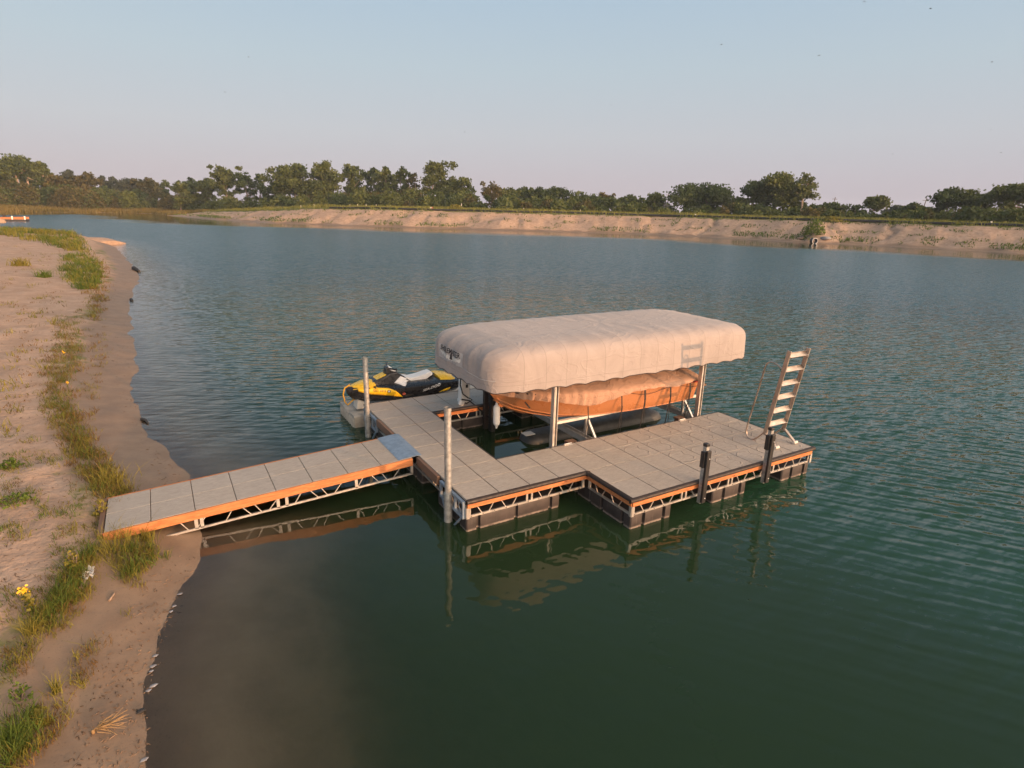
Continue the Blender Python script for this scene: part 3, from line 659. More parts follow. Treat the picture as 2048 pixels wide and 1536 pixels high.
# ------------------------------------------------------------------ swim ladder, flipped up
ld = thing('swim_ladder', (6.85, -.7, HD), 'aluminium swim ladder with wide treads flipped upright on the dock corner', 'ladder')
def lad(x, s):   # point on the ladder plane: s from bottom to top
    return Vector((x, -.63-.26*s, .79+1.83*s))
nrm = Vector((0, 1.83, .30)).normalized()
for xx in (6.52, 7.12):
    m = MB(); m.beam(lad(xx, 0), lad(xx, 1), .028, .085, nrm); m.build('side_rail', M['ladder'], ld, bevel=.003)
for i in range(6):
    s = .145+i*.163
    m = MB()
    fwd = Vector((0, -.66, -.75)); dn = Vector((0, .75, -.66))
    a, b = lad(6.535, s), lad(7.105, s)
    tread = lambda p, f, d_: p+Vector((0, .042, 0))+fwd*f+dn*d_
    m.loft([[tread(p, 0, 0), tread(p, 0, -.03), tread(p, .006, -.03), tread(p, .006, -.004), tread(p, .095, -.004), tread(p, .095, -.03), tread(p, .103, -.03), tread(p, .103, .004), tread(p, 0, .004)] for p in (a, b)])
    m.build('tread', M['ladder'], ld)
for xx in (6.52, 7.12):
    m = MB(); r0 = lad(xx, .79)+Vector((0, .04, 0)); pts = [r0, r0+Vector((0, .16, .075)), r0+Vector((0, .27, .09)), r0+Vector((0, .36, .03)), r0+Vector((0, .395, -.12)), r0+Vector((0, .50, -.80)), r0+Vector((0, .61, -1.42)), r0+Vector((0, .60, -1.58)), r0+Vector((0, .50, -1.665)), r0+Vector((0, .38, -1.63)), lad(xx, .0)+Vector((0, .04, .02))]
    # smooth the bends
    for _ in range(2):
        q = [pts[0]]
        for a, b in zip(pts, pts[1:]): q += [a*.75+b*.25, a*.25+b*.75]
        pts = q+[pts[-1]]
    if xx > 7: pts = pts[-12:]
    m.tube(pts, .0165, 8); m.build('grab_rail', M['ladder'], ld, smooth=50)
    m = MB(); m.beam(lad(xx, .03), (xx, -.92, HD+.045), .03, .06, (1,0,0)); h = m.build('hinge_arm', M['ladder'], ld, bevel=.003)
    m = MB(); m.tube([(xx-.05, -.94, HD+.034), (xx+.06, -.94, HD+.034)], .032, 10); m.build('hinge_pad', M['cream'], h, smooth=40)

# ================================================================== BOAT LIFT AND CANOPY
lift = thing('boat_lift', (4.6, 2.6, 0), 'aluminium boat lift with a long tan canvas canopy standing in the dock slip', 'boat lift')
PXS, PYS = (2.56, 6.66), (1.285, 4.13)
for xx in PXS:
    for yy in PYS:
        m = MB(); c = .05
        for a, b in ((-1, 0), (1, 0)): m.box((xx+a*.047, yy, .95), (.012, .105, 2.7))
        m.box((xx, yy+(.04 if yy > 2 else -.04)*-1, .95), (.084, .014, 2.7)); m.box((xx, yy, .95), (.03, .05, 2.69))
        m.build('post', M['alu' if yy < 2 else 'rail'], lift, bevel=.002)  # rear posts black: the canopy's shade is put into their colour
for yy in PYS:
    m = MB(); m.beam((1.5, yy, 2.24), (7.7, yy, 2.24), .05, .07); m.build('canopy_beam', M['alu'], lift)
for xx in PXS:
    m = MB(); m.beam((xx, 1.30, 2.18), (xx, 4.12, 2.18), .05, .06); m.build('canopy_crossbar', M['alu'], lift)
for xx in (3.62, 6.80):
    m = MB(); m.beam((xx, 1.36, .40), (xx, 4.1, .40), .15, .05); m.beam((xx-.06, 1.36, .46), (xx-.06, 4.1, .46), .02, .10); m.beam((xx+.06, 1.36, .46), (xx+.06, 4.1, .46), .02, .10)
    m.build('cross_beam', M['alu'], lift, bevel=.003)
for yy, s in ((1.75, 1), (3.4, -1)):
    m = MB(); m.beam((2.9, yy, .87), (7.05, yy, .89), .10, .06); bk = m.build('bunk', M['cream'], lift, bevel=.008)
    for xx in (3.74, 6.66):
        m = MB(); m.beam((xx, yy, .47), (xx, yy, .85), .05, .05); m.beam((xx+.03, yy, .83), (xx+.03, yy-s*.32, .46), .045, .045); m.build('bunk_bracket', M['alu'], bk)
def tankshape(x0, x1, yc, zc, r):
    m = MB(); prof = [(0, .0), (.04, .55), (.12, .84), (.28, 1.0)]
    rings = []
    for dx, k in prof: rings.append((x0+dx, k))
    for dx, k in prof[::-1]: rings.append((x1-dx, k))
    m.loft([[(X, yc+r*max(k, .02)*1.15*math.copysign(abs(math.cos(a))**.7, math.cos(a)), zc+r*max(k, .02)*math.copysign(abs(math.sin(a))**.7, math.sin(a))) for a in [2*math.pi*i/20 for i in range(20)]] for X, k in rings])
    return m
tankshape(2.9, 7.1, 3.0, -.10, .30).build('float_tank', M['tank'], lift, smooth=50)
tankshape(3.6, 7.1, 1.72, -.02, .22).build('float_tank', M['tank'], lift, smooth=50)
for pc, ps in (((3.02, 2.92, .205), (.26, .22, .015)), ((3.75, 1.55, .365), (.34, .30, .02))):
    m = MB(); m.box(pc, ps); m.build('mounting_plate', M['cream'], lift, bevel=.004)
for cx, cy in ((3.10, 1.42), (6.28, 1.48)):
    m = MB(); m.box((cx, cy, .37), (.16, .14, .30)); m.box((cx, cy, .53), (.22, .16, .05)); m.build('pulley_box', M['brownwood'], lift, bevel=.01)
for xx, yy, zt in ((2.62, 3.92, .95), (6.95, 3.3, 1.25)):
    m = MB(); m.box((xx, yy, zt-.6), (.12, .15, 1.25)); m.build('guide_post', M['rubber'], lift, bevel=.02)

# canvas canopy: a rounded shell with bows every 0.47 m
CX, CY, CA, CB, CZ, CH = 4.60, 2.56, 3.57, 1.50, 1.90, .83
def canopy_pt(th, ph, push=0.):
    n, mm = 8.5, 6.8
    c, s = math.cos(th), math.sin(th); cp, sp = math.cos(ph), math.sin(ph)
    e = 2/n; X = math.copysign(abs(c)**e, c); Y = math.copysign(abs(s)**e, s)
    k = abs(cp)**(2/mm)
    # ends slope back more than the sides
    kx = k if abs(X) < .9 else k
    px_, py_ = CX+CA*X*k, CY+CB*Y*k
    z = CZ+CH*abs(sp)**(2/mm)
    return px_, py_, z
NTH, NPH = 420, 30
ths = []
# spread the plan angles evenly along the outline
tmp = [(t, canopy_pt(t, 0)) for t in np.linspace(0, 2*math.pi, 6001)]
cum = [0.]
for (ta, a), (tb, b) in zip(tmp, tmp[1:]): cum.append(cum[-1]+math.hypot(b[0]-a[0], b[1]-a[1]))
PER = cum[-1]; ths = np.interp(np.linspace(0, PER, NTH, endpoint=False), cum, [t for t, _ in tmp])
arc = np.linspace(0, PER, NTH, endpoint=False)
V = []
phs = [0, .0006, .003, .01, .025, .05, .09, .15, .22, .30, .39, .48, .57, .66, .74, .82, .90, .98, 1.06, 1.14, 1.22, 1.30, 1.37, 1.43, 1.48, 1.52, 1.545, 1.56, 1.568]
def canopy_def(X, Y, Z, s):
    ex = abs(X-CX)/CA; ey = abs(Y-CY)/CB
    bow = X if ex < .93 else None
    fy = sstep(.86, .97, np.array([ey]))[0]
    # bows
    bw = abs(math.sin(math.pi*(X-1.24)/.468)); q = 1-bw**.5
    out = .009*(q-.35)*(1-ex**6)
    if ex > .86: out += .050*(abs(math.sin(math.pi*(Y-.1)/.48))**.6-.6)*-min(1, (ex-.86)/.1)*sstep(.12, .45, np.array([(Z-CZ)/CH]))[0]
    low = max(0., 1-(Z-CZ)/.35)
    wr = (vnoise(np.array([X*2.1+Y*1.3]), np.array([Z*4.0+X*.7]), 40)[0]-.5)*.026+(vnoise(np.array([X*5.+Y*4.]), np.array([Z*3.0-X*2]), 41)[0]-.5)*.012
    return out, wr, low
for j, ph in enumerate(phs):
    for i in range(NTH):
        X, Y, Z = canopy_pt(ths[i], ph)
        out, wr, low = canopy_def(X, Y, Z, arc[i])
        dirv = Vector(((X-CX)/CA**2*(abs((X-CX)/CA)**4), (Y-CY)/CB**2*(abs((Y-CY)/CB)**3), max(0, (Z-CZ-.45))*.5))
        if dirv.length > 1e-6: dirv.normalize()
        side = 1-sstep(.62, .80, np.array([(Z-CZ)/CH]))[0]
        p = Vector((X, Y, Z))+dirv*(out+wr*side*(.5+.8*low))
        p.z += .009*math.sin(math.pi*(X-1.24)/.468)**2*-(1-side)*.8
        if j < 5:   # scalloped hem
            kk = [1, 1, .9, .75, .45][j]
            sc_ = abs(math.sin(math.pi*(X-1.24)/.468)) if abs(Y-CY) > CB*.93 else abs(math.sin(math.pi*Y/.42))
            p.z += (.036*sc_-.018)*kk-.012*kk
        V.append(p)
cm = MB(); n_ph = len(phs); cm.v = [tuple(v) for v in V]
for j in range(n_ph-1):
    for i in range(NTH): cm.f.append((j*NTH+i, j*NTH+(i+1) % NTH, (j+1)*NTH+(i+1) % NTH, (j+1)*NTH+i))
cm.v.append((CX, CY, CZ+CH)); cidx = len(cm.v)-1
for i in range(NTH): cm.f.append(((n_ph-1)*NTH+i, (n_ph-1)*NTH+(i+1) % NTH, cidx))
canopy_bvh = BVHTree.FromPolygons([Vector(v) for v in cm.v], cm.f)
canopy = cm.build('canopy', M['canvas'], lift, smooth=60)
hem = MB(); ring = [Vector(v) for v in V[:NTH]]
hem.tube([p+Vector((0, 0, -.004)) for p in ring]+[ring[0]+Vector((0, 0, -.004))], .009, 6); hem.build('hem', M['rail'], canopy)
# seam line across the end skirt
hem = MB(); pts = []
for yy in np.linspace(1.25, 3.9, 40):
    h = canopy_bvh.ray_cast(Vector((-1, yy, 2.12+.02*math.sin(yy*3))), Vector((1, 0, 0)))
    if h[0] is not None: pts.append(h[0]-Vector((.004, 0, 0)))
hem.tube(pts, .007, 5); hem.build('seam', M['patch'], canopy)

# ------------------------------------------------------------------ lettering and panels laid on curved surfaces
def text_poly(txt, size, bold=0.0, spacing=1.0):
    cu = bpy.data.curves.new('lettering', 'FONT'); cu.body = txt; cu.size = size; cu.offset = bold; cu.space_character = spacing; cu.resolution_u = 2
    ob = bpy.data.objects.new('lettering', cu); COL.objects.link(ob)
    dg = bpy.context.evaluated_depsgraph_get(); me = bpy.data.meshes.new_from_object(ob.evaluated_get(dg))
    v = [(q.co.x, q.co.y) for q in me.vertices]; f = [tuple(p.vertices) for p in me.polygons]
    bpy.data.objects.remove(ob); bpy.data.meshes.remove(me); bpy.data.curves.remove(cu); return v, f
def fill_poly(poly, step):
    bm = bmesh.new(); vs = [bm.verts.new((a, b, 0)) for a, b in poly]; bm.faces.new(vs)
    bmesh.ops.triangulate(bm, faces=bm.faces[:])
    for _ in range(6):
        e = [q for q in bm.edges if q.calc_length() > step]
        if not e: break
        bmesh.ops.subdivide_edges(bm, edges=e, cuts=1, use_grid_fill=False); bmesh.ops.triangulate(bm, faces=[q for q in bm.faces if len(q.verts) > 3])
    bm.verts.ensure_lookup_table()
    r = [(q.co.x, q.co.y) for q in bm.verts], [tuple(q.index for q in p.verts) for p in bm.faces]
    bm.verts.index_update(); r = [(q.co.x, q.co.y) for q in bm.verts], [tuple(q.index for q in p.verts) for p in bm.faces]
    bm.free(); return r
def lay(vf, place, direc, bvh, lift_, name, m, parent, thick=0):
    """project flat shapes along a direction onto a surface"""
    v, f = vf; d = Vector(direc).normalized(); out = []; last = None
    for q in v:
        o = Vector(place(*q)); h = bvh.ray_cast(o-d*6, d)
        if h[0] is None:
            n_ = bvh.find_nearest(o); pt = n_[0]
        else: pt = h[0]
        out.append(pt-d*lift_)
    mb = MB(); mb.add(out, f)
    ob = mb.build(name, m, parent, smooth=50, solid=thick); return ob
CD = (1, .12, 0)
cpl = lambda s, t: (1.3, 3.36-s, 2.14+t)       # s runs from the rear towards the front of the canopy end
patch = lay(fill_poly([(-.06, -.01), (1.04, -.01), (1.04, .27), (-.06, .27)], .06), cpl, CD, canopy_bvh, .006, 'logo_patch', M['patch'], canopy)
wv, wf = text_poly('SHOREMASTER', .150, .008, .9); wmax = max(a for a, b in wv)
sc_ = .96/wmax
arch = lambda a, b: (a*sc_-.0, .155+b*1.0+.06*(1-(2*a/wmax-1)**2)*0)
lay(([arch(a, b) for a, b in wv], wf), cpl, CD, canopy_bvh, .010, 'letter_outline', M['film'], patch)
wv, wf = text_poly('SHOREMASTER', .150, .004, .9); wm2 = max(a for a, b in wv)
lay(([(a*.945/wm2+.007, .157+b) for a, b in wv], wf), cpl, CD, canopy_bvh, .013, 'lettering', M['ink'], patch)
wave = [(0, .15)]+[(.04+.92*i/24, .10-.055*math.sin(math.pi*i/24)-.016*((i*7) % 3)) for i in range(25)]+[(.97, .145)]+[(.93-.9*i/14, .142-.014*((i*5) % 2)-.016*math.sin(math.pi*i/14)) for i in range(14)]
lay(fill_poly(wave, .06), cpl, CD, canopy_bvh, .010, 'wave_mark', M['film'], patch)
lay(fill_poly([(.47, .05), (.50, .05), (.53, .13), (.56, .05), (.59, .05), (.55, .165), (.51, .165)], .06), cpl, CD, canopy_bvh, .014, 'wave_mark', M['ink'], patch)

# ================================================================== BOAT UNDER ITS COVER
bt = thing('covered_boat', (4.5, 2.56, .8), 'tan orange hulled boat under a wrinkled brown cover hanging in the boat lift', 'boat')
BY = 2.56
stn = [  # x, keel z, chine half-width, chine z, sheer half-width, sheer z
 (1.80, 1.44, .015, 1.46, .03, 1.55), (1.95, 1.24, .07, 1.31, .24, 1.55), (2.25, 1.02, .22, 1.16, .56, 1.54), (2.6, .87, .42, 1.06, .80, 1.53), (3.1, .77, .68, .97, 1.00, 1.51), (3.8, .72, .88, .925, 1.12, 1.49),
 (4.8, .71, .98, .905, 1.16, 1.46), (5.8, .72, 1.00, .905, 1.15, 1.43), (6.55, .73, .99, .915, 1.12, 1.42), (6.78, .75, .98, .935, 1.10, 1.41)]
def hull_ring(q):
    X, zk, cw, cz, sw_, sz = q; r = []
    half = [(0, zk), (cw*.5, zk+(cz-zk)*.42), (cw*.86, zk+(cz-zk)*.88), (cw, cz), (cw+.012, cz+.015), (cw+(sw_-cw)*.35, cz+(sz-cz)*.30), (cw+(sw_-cw)*.75, cz+(sz-cz)*.68), (sw_, sz)]
    return [(X, BY-a, b) for a, b in half[::-1]]+[(X, BY+a, b) for a, b in half[1:]]
def interp_st(X):
    for a, b in zip(stn, stn[1:]):
        if a[0] <= X <= b[0]:
            t = (X-a[0])/(b[0]-a[0]); return tuple(u+(v-u)*t for u, v in zip(a, b))
    return stn[-1]
xsn = list(np.linspace(1.80, 2.6, 14))+list(np.linspace(2.7, 6.78, 36))
m = MB(); m.loft([hull_ring(interp_st(X)) for X in xsn]); hull = m.build('hull', M['hullpaint'], bt, smooth=38)
for s in (-1, 1):
    for dz, k in ((.0, 1.0), (.075, .80)):
        m = MB(); m.tube([(X, BY+s*(interp_st(X)[2]*k+.004), interp_st(X)[3]-dz) for X in xsn[2:]], .012, 5); m.build('spray_rail', M['hullpaint'], hull)
for s in (-1, 1): m = MB(); m.tube([(X, BY+s*(interp_st(X)[4]+.012), interp_st(X)[5]-.005) for X in xsn], .024, 6); m.build('rub_strip', M['rail'], hull)
m = MB(); m.loft([[(X, BY-(interp_st(X)[2]+(interp_st(X)[4]-interp_st(X)[2])*f)-.004, interp_st(X)[3]+(interp_st(X)[5]-interp_st(X)[3])*f) for f in (.62, .98)] for X in np.linspace(5.7, 6.77, 10)], cap=False, closed=False); m.build('red_stripe', M['red'], hull)
m = MB(); m.box((7.0, BY, 1.17), (.50, 1.9, .06)); m.build('swim_platform', M['brownwood'], bt, bevel=.02)
m = MB(); m.box((7.02, BY, .86), (.30, .36, .5)); m.tube([(7.05, BY, .75), (7.05, BY, .5)], .07, 10); m.build('stern_drive', M['black'], bt, bevel=.03)
# cover
m = MB(); rings = []
NX = 120
for i in range(NX):
    X = 1.77+(6.86-1.77)*i/(NX-1); q = interp_st(min(max(X, 1.80), 6.78)); sw_, sz = q[4]+.035, q[5]+.03
    if X < 1.80: sw_ *= .6
    drop = np.interp(X, [1.77, 2.2, 2.9, 3.6, 4.2, 4.7, 5.4, 6.0, 6.5, 6.86], [.12, .15, .19, .30, .19, .08, .05, .10, .04, -.02])
    crown = np.interp(X, [1.77, 2.3, 3.2, 4.2, 4.9, 5.4, 6.2, 6.7, 6.86], [.02, .12, .20, .22, .30, .24, .20, .22, .12])
    r = []; NS = 34
    for s_ in (-1, 1):
        half = []
        fl = .02+.015*math.sin(X*17)
        wd_ = sw_+.02
        pts = [(wd_+fl-.05*min(1, drop/.2), sz-drop)]
        for k in range(1, 6): f = k/6; pts.append((wd_+fl*(1-f)-.05*min(1, drop/.2)*(1-f)**2, sz-drop*(1-f)))
        for k in range(0, 12):
            f = k/12; pts.append((wd_*(1-f), sz+crown*(1-(1-f)**2.2)+.02*f))
        if s_ == 1: pts.append((0, sz+crown+.02))
        r_ = []
        for jj, (a, b) in enumerate(pts):
            wv_ = (vnoise(np.array([X*3.6+b*5*(1 if jj < 8 else .2)]), np.array([a*1.4+5*s_]), 44)[0]-.5)*.048+(vnoise(np.array([X*9+a*4]), np.array([a*4+b*3+9*s_]), 45)[0]-.5)*.022
            pl = .028*math.sin(X*38+2*math.sin(X*5))*np.interp(X, [1.7, 2.0, 3.3, 3.8], [1, 1, .8, .15]) if jj < 8 else 0
            a2 = max(0, a+(wv_*.45+pl)*(1 if jj < 9 else .2)) if a > 0 else 0
            r_.append((X, BY+s_*a2, b+wv_*(.8 if jj > 7 else .1)*(min(1, a*3) if jj > 7 else 1)))
        r += r_ if s_ == -1 else r_[:-1][::-1] if False else r_[::-1]
    # near side edge -> ridge -> far side edge
    rings.append(r)
m.loft(rings, cap=False, closed=False)
fr_ = rings[0]; m.add([(1.72, BY, interp_st(1.8)[5]-.03)]+fr_, [(0, i+1, i+2) for i in range(len(fr_)-1)])
rr_ = rings[-1]; m.add([(6.88, BY, interp_st(6.7)[5]-.02)]+rr_, [(0, i+2, i+1) for i in range(len(rr_)-1)])
cover = m.build('cover', M['cover'], bt, smooth=70)
# tie straps and the drawcord along the cover edge
for X, zt, w_ in ((3.52, 1.20, .022), (4.36, 1.33, .026), (5.00, 1.40, .05), (5.78, 1.36, .045), (6.42, 1.39, .045)):
    m = MB(); yb = BY-interp_st(X)[4]-.045
    m.beam((X, yb, zt+.03), (X+.02, yb-.01, zt-.22), w_, .006, (0,1,0)); m.beam((X+.02, yb-.01, zt-.22), (X+.05, yb+.12, .40), w_*.6, .006, (0,1,0)); m.beam((X+.03, yb-.012, zt-.20), (X+.13, yb+.1, .48), .012, .006, (0,1,0))
    m.build('tie_strap', M['rubber'], cover)
m = MB(); m.tube([(X, BY-interp_st(min(X, 6.77))[4]-.022, interp_st(min(X, 6.77))[5]-(.10+.05*math.sin(X*4.))) for X in np.linspace(4.6, 6.75, 30)], .006, 5); m.build('drawcord', M['rubber'], cover)
m = MB(); m.beam((2.28, BY-.62, 1.36), (2.42, BY-.60, 1.20), .03, .01, (0,1,0)); m.build('tie_strap', M['rubber'], cover)

# hanging fender
fd = thing('boat_fender', (2.03, 2.66, .62), 'white ribbed boat fender hanging on a rope off the bow over the slip water', 'fender')
fx, fy, f0 = 2.03, 2.66, .60
m = MB(); m.lathe((fx, fy, f0), [(.0, .055), (.045, .06), (.066, .09), (.072, .13), (.072, .44), (.066, .48), (.045, .51), (0, .515)], 16); m.build('body', M['white'], fd, smooth=50)
for a, b in ((.51, .585), (.06, -.015)):
    m = MB(); m.lathe((fx, fy, f0), [(.0, a-.01), (.03, a), (.026, (a+b)/2), (.012, b), (0, b)], 10); m.build('eye', M['white'], fd, smooth=50)
m = MB(); m.tube([(fx, fy, f0+.57), (fx-.02, fy-.03, 1.35), (fx-.06, fy-.05, 1.55)], .007, 5); m.build('rope', M['rubber'], fd)

# power pedestal on the rear finger
pd = thing('power_pedestal', (2.22, 4.62, HD), 'off-white power pedestal with looped black cable on the rear deck beside the boat bow', 'pedestal')
m = MB(); m.loft([[(2.22+a*k, 4.62+b*k, z) for a, b in ((-.12,-.10),(.12,-.10),(.12,.10),(-.12,.10))] for z, k in ((HD, 1.12), (HD+.06, 1.1), (HD+.10, .95), (HD+.70, .86), (HD+.76, .92), (HD+.82, .8))]); m.build('cabinet', M['white'], pd, bevel=.01)
m = MB(); m.box((2.245, 4.518, HD+.42), (.05, .02, .08)); m.build('outlet', M['black'], pd, bevel=.004)
m = MB(); m.tube([(2.08, 4.5, HD+.70), (2.03, 4.44, HD+.50), (2.08, 4.40, HD+.28), (2.22, 4.42, HD+.16), (2.33, 4.40, HD+.10), (2.2, 4.42, HD+.02), (2.02, 4.46, HD+.06), (2.06, 4.40, HD+.14), (2.24, 4.36, HD+.10), (2.46, 4.22, .46), (2.70, 3.9, .2)], .016, 6); m.build('cable', M['rubber'], pd, smooth=60)
m = MB(); m.tube([(2.04, 4.44, HD+.01), (2.08, 4.42, HD+.12)], .075, 12); m.build('boot', M['white'], pd, smooth=40)

# ================================================================== PERSONAL WATERCRAFT AND ITS FLOAT
pf = thing('watercraft_float', (1.4, 6.2, 0), 'pale grey plastic float carrying the yellow and black watercraft behind the dock', 'float')
m = MB(); prof = []
pts = [(5.56, -.12), (5.56, .26), (5.60, .29), (5.84, .29), (6.0, .25), (6.18, .22), (6.36, .25), (6.52, .29), (6.80, .29), (6.84, .26), (6.84, -.12)]
xs_ = np.linspace(-.22, 3.55, 40)
m.loft([[(X, a, b+(.0 if b < .32 else -.0)) for a, b in pts] for X in xs_]); m.build('float_body', M['port'], pf, bevel=.01)
for i in range(9):
    m = MB(); yy = 5.66+i*.13; m.lathe((-.20, yy, 0), [(.0, -.12), (.045, -.1), (.05, .17), (.03, .23), (0, .24)], 10); m.build('float_rib', M['port'], pf, smooth=50)
m = MB(); m.loft([[(-.02, yy, .30), (.36, yy, .30), (.30, yy, .44), (.02, yy, .53)] for yy in (6.02, 6.34)]); m.build('bow_stop', M['cream'], pf, bevel=.012)

pw = thing('personal_watercraft', (1.25, 6.15, .33), 'black and yellow personal watercraft with a white seat parked on the float behind the dock', 'personal watercraft')
PYC = 6.14
S = lambda X, Y: ((X-190)/584-.20, .53+(712-.15*(X-190)-Y)/650)
DROP = 0.
hs = [(-.22, .72, .03, .77, .05, .80), (-.10, .56, .12, .71, .17, .82), (.15, .45, .26, .65, .34, .84), (.5, .40, .38, .61, .47, .84), (1.0, .37, .44, .60, .53, .82), (1.6, .36, .47, .60, .54, .82), (2.2, .37, .47, .62, .53, .82), (2.6, .39, .44, .66, .48, .80), (2.66, .42, .40, .70, .43, .78)]
def pring(q):
    X, zk, cw, cz, gw_, gz_ = q
    half = [(0, zk), (cw*.55, zk+.4*(cz-zk)), (cw, cz-.03), (cw+.01, cz+.02), (gw_, gz_-.07), (gw_, gz_), (gw_*.86, gz_+.04), (gw_*.5, gz_+.06)]
    return [(X, PYC-a, b) for a, b in half[::-1]]+[(X, PYC+a, b) for a, b in half[1:]]
m = MB(); m.loft([pring(q) for q in hs]); phull = m.build('hull', M['gloss'], pw, smooth=35)
def side_body(poly, w0, w1, name, mat_, parent, bev=.03):
    """solid from a side outline, narrower at the top"""
    zs = [b for a, b in poly]; lo, hi = min(zs), max(zs)
    wf = lambda z: w0+(w1-w0)*(z-lo)/(hi-lo)
    cxm = sum(a for a, b in poly)/len(poly); czm = sum(zs)/len(zs)
    m = MB(); rings = []
    for s_, k in ((-1, .9), (-.86, 1.0), (.86, 1.0), (1, .9)):
        rings.append([(cxm+(a-cxm)*k, PYC+s_*wf(b), czm+(b-czm)*k) for a, b in poly])
    m.loft(rings); m2 = m
    o = m.build(name, mat_, parent, bevel=bev); return o, m2
def P_(*L, drop=0.): return [(S(a, b)[0], S(a, b)[1]-drop) for a, b in L]
body_poly = P_((420, 480), (470, 380), (565, 320), (800, 190), (900, 175), (1010, 235), (1090, 300), (1210, 330), (1420, 255), (1560, 262), (1640, 400), (1500, 520), (900, 560), (600, 520), drop=.06)
bodyo, mbody = side_body(body_poly, .40, .17, 'centre_body', M['gloss'], pw, .02)
hm = MB(); hm.loft([pring(q) for q in hs]); hm.add(mbody.v, mbody.f)
pw_bvh = BVHTree.FromPolygons([Vector(v) for v in hm.v], hm.f)
def skin(poly, name, mat_, parent, both=True, thick=.014, lift_=.012):
    for s_ in ((1, -1) if both else (1,)):
        lay(fill_poly(P_(*poly), .06), lambda a, b: (a, PYC, b), (0, s_, 0), pw_bvh, lift_, name, mat_, parent, thick)
skin([(300, 480), (450, 402), (560, 430), (715, 425), (800, 460), (930, 578), (620, 545), (460, 550), (310, 520)], 'side_panel', M['yellow'], pw)
skin([(835, 375), (945, 268), (1090, 320), (960, 390)], 'side_inset', M['seat'], pw)
skin([(1490, 492), (1560, 440), (1670, 400), (1640, 470)], 'rear_panel', M['yellow'], pw)
# bow deck, hood, rear deck in yellow
m = MB(); m.loft([[(X, PYC-w_, z), (X, PYC-w_*.6, z+.045), (X, PYC, z+.06), (X, PYC+w_*.6, z+.045), (X, PYC+w_, z), (X, PYC, z-.03)] for X, w_, z in ((-.20, .05, .80), (-.08, .19, .835), (.08, .30, .87), (.26, .38, .895), (.42, .34, .92))]); m.build('bow_deck', M['yellow'], pw, smooth=35)
side_body(P_((560, 318), (575, 290), (740, 187), (792, 212), (735, 310), drop=.10), .20, .15, 'hood', M['yellow'], pw, .02)
m = MB(); m.loft([[(X, PYC-w_, z-.05), (X, PYC-w_*.85, z), (X, PYC, z+.03), (X, PYC+w_*.85, z), (X, PYC+w_, z-.05), (X, PYC, z-.10)] for X, w_, z in ((2.10, .40, .92), (2.28, .44, .915), (2.48, .44, .875), (2.58, .40, .83))]); m.build('rear_deck', M['yellow'], pw, smooth=35)
side_body(P_((1010, 262), (1022, 222), (1120, 238), (1240, 205), (1400, 140), (1440, 128), (1472, 140), (1468, 180), (1330, 275), (1215, 352), drop=.10), .20, .16, 'seat', M['seat'], pw, .03)
side_body(P_((1215, 362), (1330, 285), (1470, 190), (1500, 150), (1490, 205), (1400, 280), (1230, 390), drop=.10), .165, .13, 'seat_base', M['gloss'], pw, .01)
hb, _ = side_body(P_((745, 195), (755, 90), (790, 62), (905, 135), (1020, 222), (1010, 245), (900, 210), drop=.10), .16, .09, 'steering_column', M['gloss'], pw, .02)
m = MB(); c0 = S(800, 90); c0 = (c0[0], c0[1]-.10)
m.tube([(c0[0]+.10, PYC-.36, c0[1]+.015), (c0[0]+.03, PYC-.18, c0[1]), (c0[0], PYC, c0[1]-.01), (c0[0]+.03, PYC+.18, c0[1]), (c0[0]+.10, PYC+.36, c0[1]+.015)], .024, 8); m.build('handlebar', M['black'], pw, smooth=50)
side_body(P_((790, 70), (830, 72), (905, 130), (885, 142), (835, 135), (800, 105), drop=.10), .125, .10, 'gauge_cover', M['seat'], pw, .01)
def pw_text(txt, p0, p1, hpx, name, mat_, bold=0, shear=0.):
    v, f = text_poly(txt, 1., bold); mx = max(a for a, b in v); a0, a1 = Vector(S(*p0)), Vector(S(*p1)); t = a1-a0; up_ = Vector((0, hpx/600/.7))
    fl = lambda a, b: tuple(a0+t*(a/mx)+up_*b+Vector((shear*b*hpx/600, 0)))
    lay(([fl(a, b) for a, b in v], f), lambda a, b: (a, PYC, b), (0, 1, 0), pw_bvh, .022, name, mat_, pw)
pw_text('SEA-DOO', (1215, 478), (1490, 362), 44, 'side_lettering', M['seat'], .03, .25)
pw_text('DD 1016', (495, 496), (665, 486), 36, 'registration_lettering', M['ink'], .012)
lay(fill_poly(P_((683, 455), (727, 455), (727, 492), (683, 492)), .05), lambda a, b: (a, PYC, b), (0, 1, 0), pw_bvh, .022, 'registration_sticker', M['ink'], pw)
lay(fill_poly([(S(705, 473)[0]+.022*math.cos(a), S(705, 473)[1]+.022*math.sin(a)) for a in np.linspace(0, 6.283, 12, endpoint=False)], .05), lambda a, b: (a, PYC, b), (0, 1, 0), pw_bvh, .026, 'registration_sticker', M['seat'], pw)
m = MB(); c1 = S(918, 505); m.tube([(c1[0]+.035*math.cos(a), PYC-.56, c1[1]+.022*math.sin(a)) for a in np.linspace(0, 6.283, 14)], .006, 5); m.build('round_emblem', M['redlight'], pw)
rp = thing('mooring_rope', (-.2, 6.14, .8), 'yellow rope tying the watercraft bow down to its float', 'rope')
m = MB(); m.tube([(-.14, 6.1, .93), (-.27, 6.1, .86), (-.31, 6.12, .70), (-.27, 6.14, .50), (-.20, 6.16, .40), (-.05, 6.2, .50), (.10, 6.2, .55), (.22, 6.16, .46)], .018, 6); m.build('rope_strand', M['rope'], rp, smooth=60)

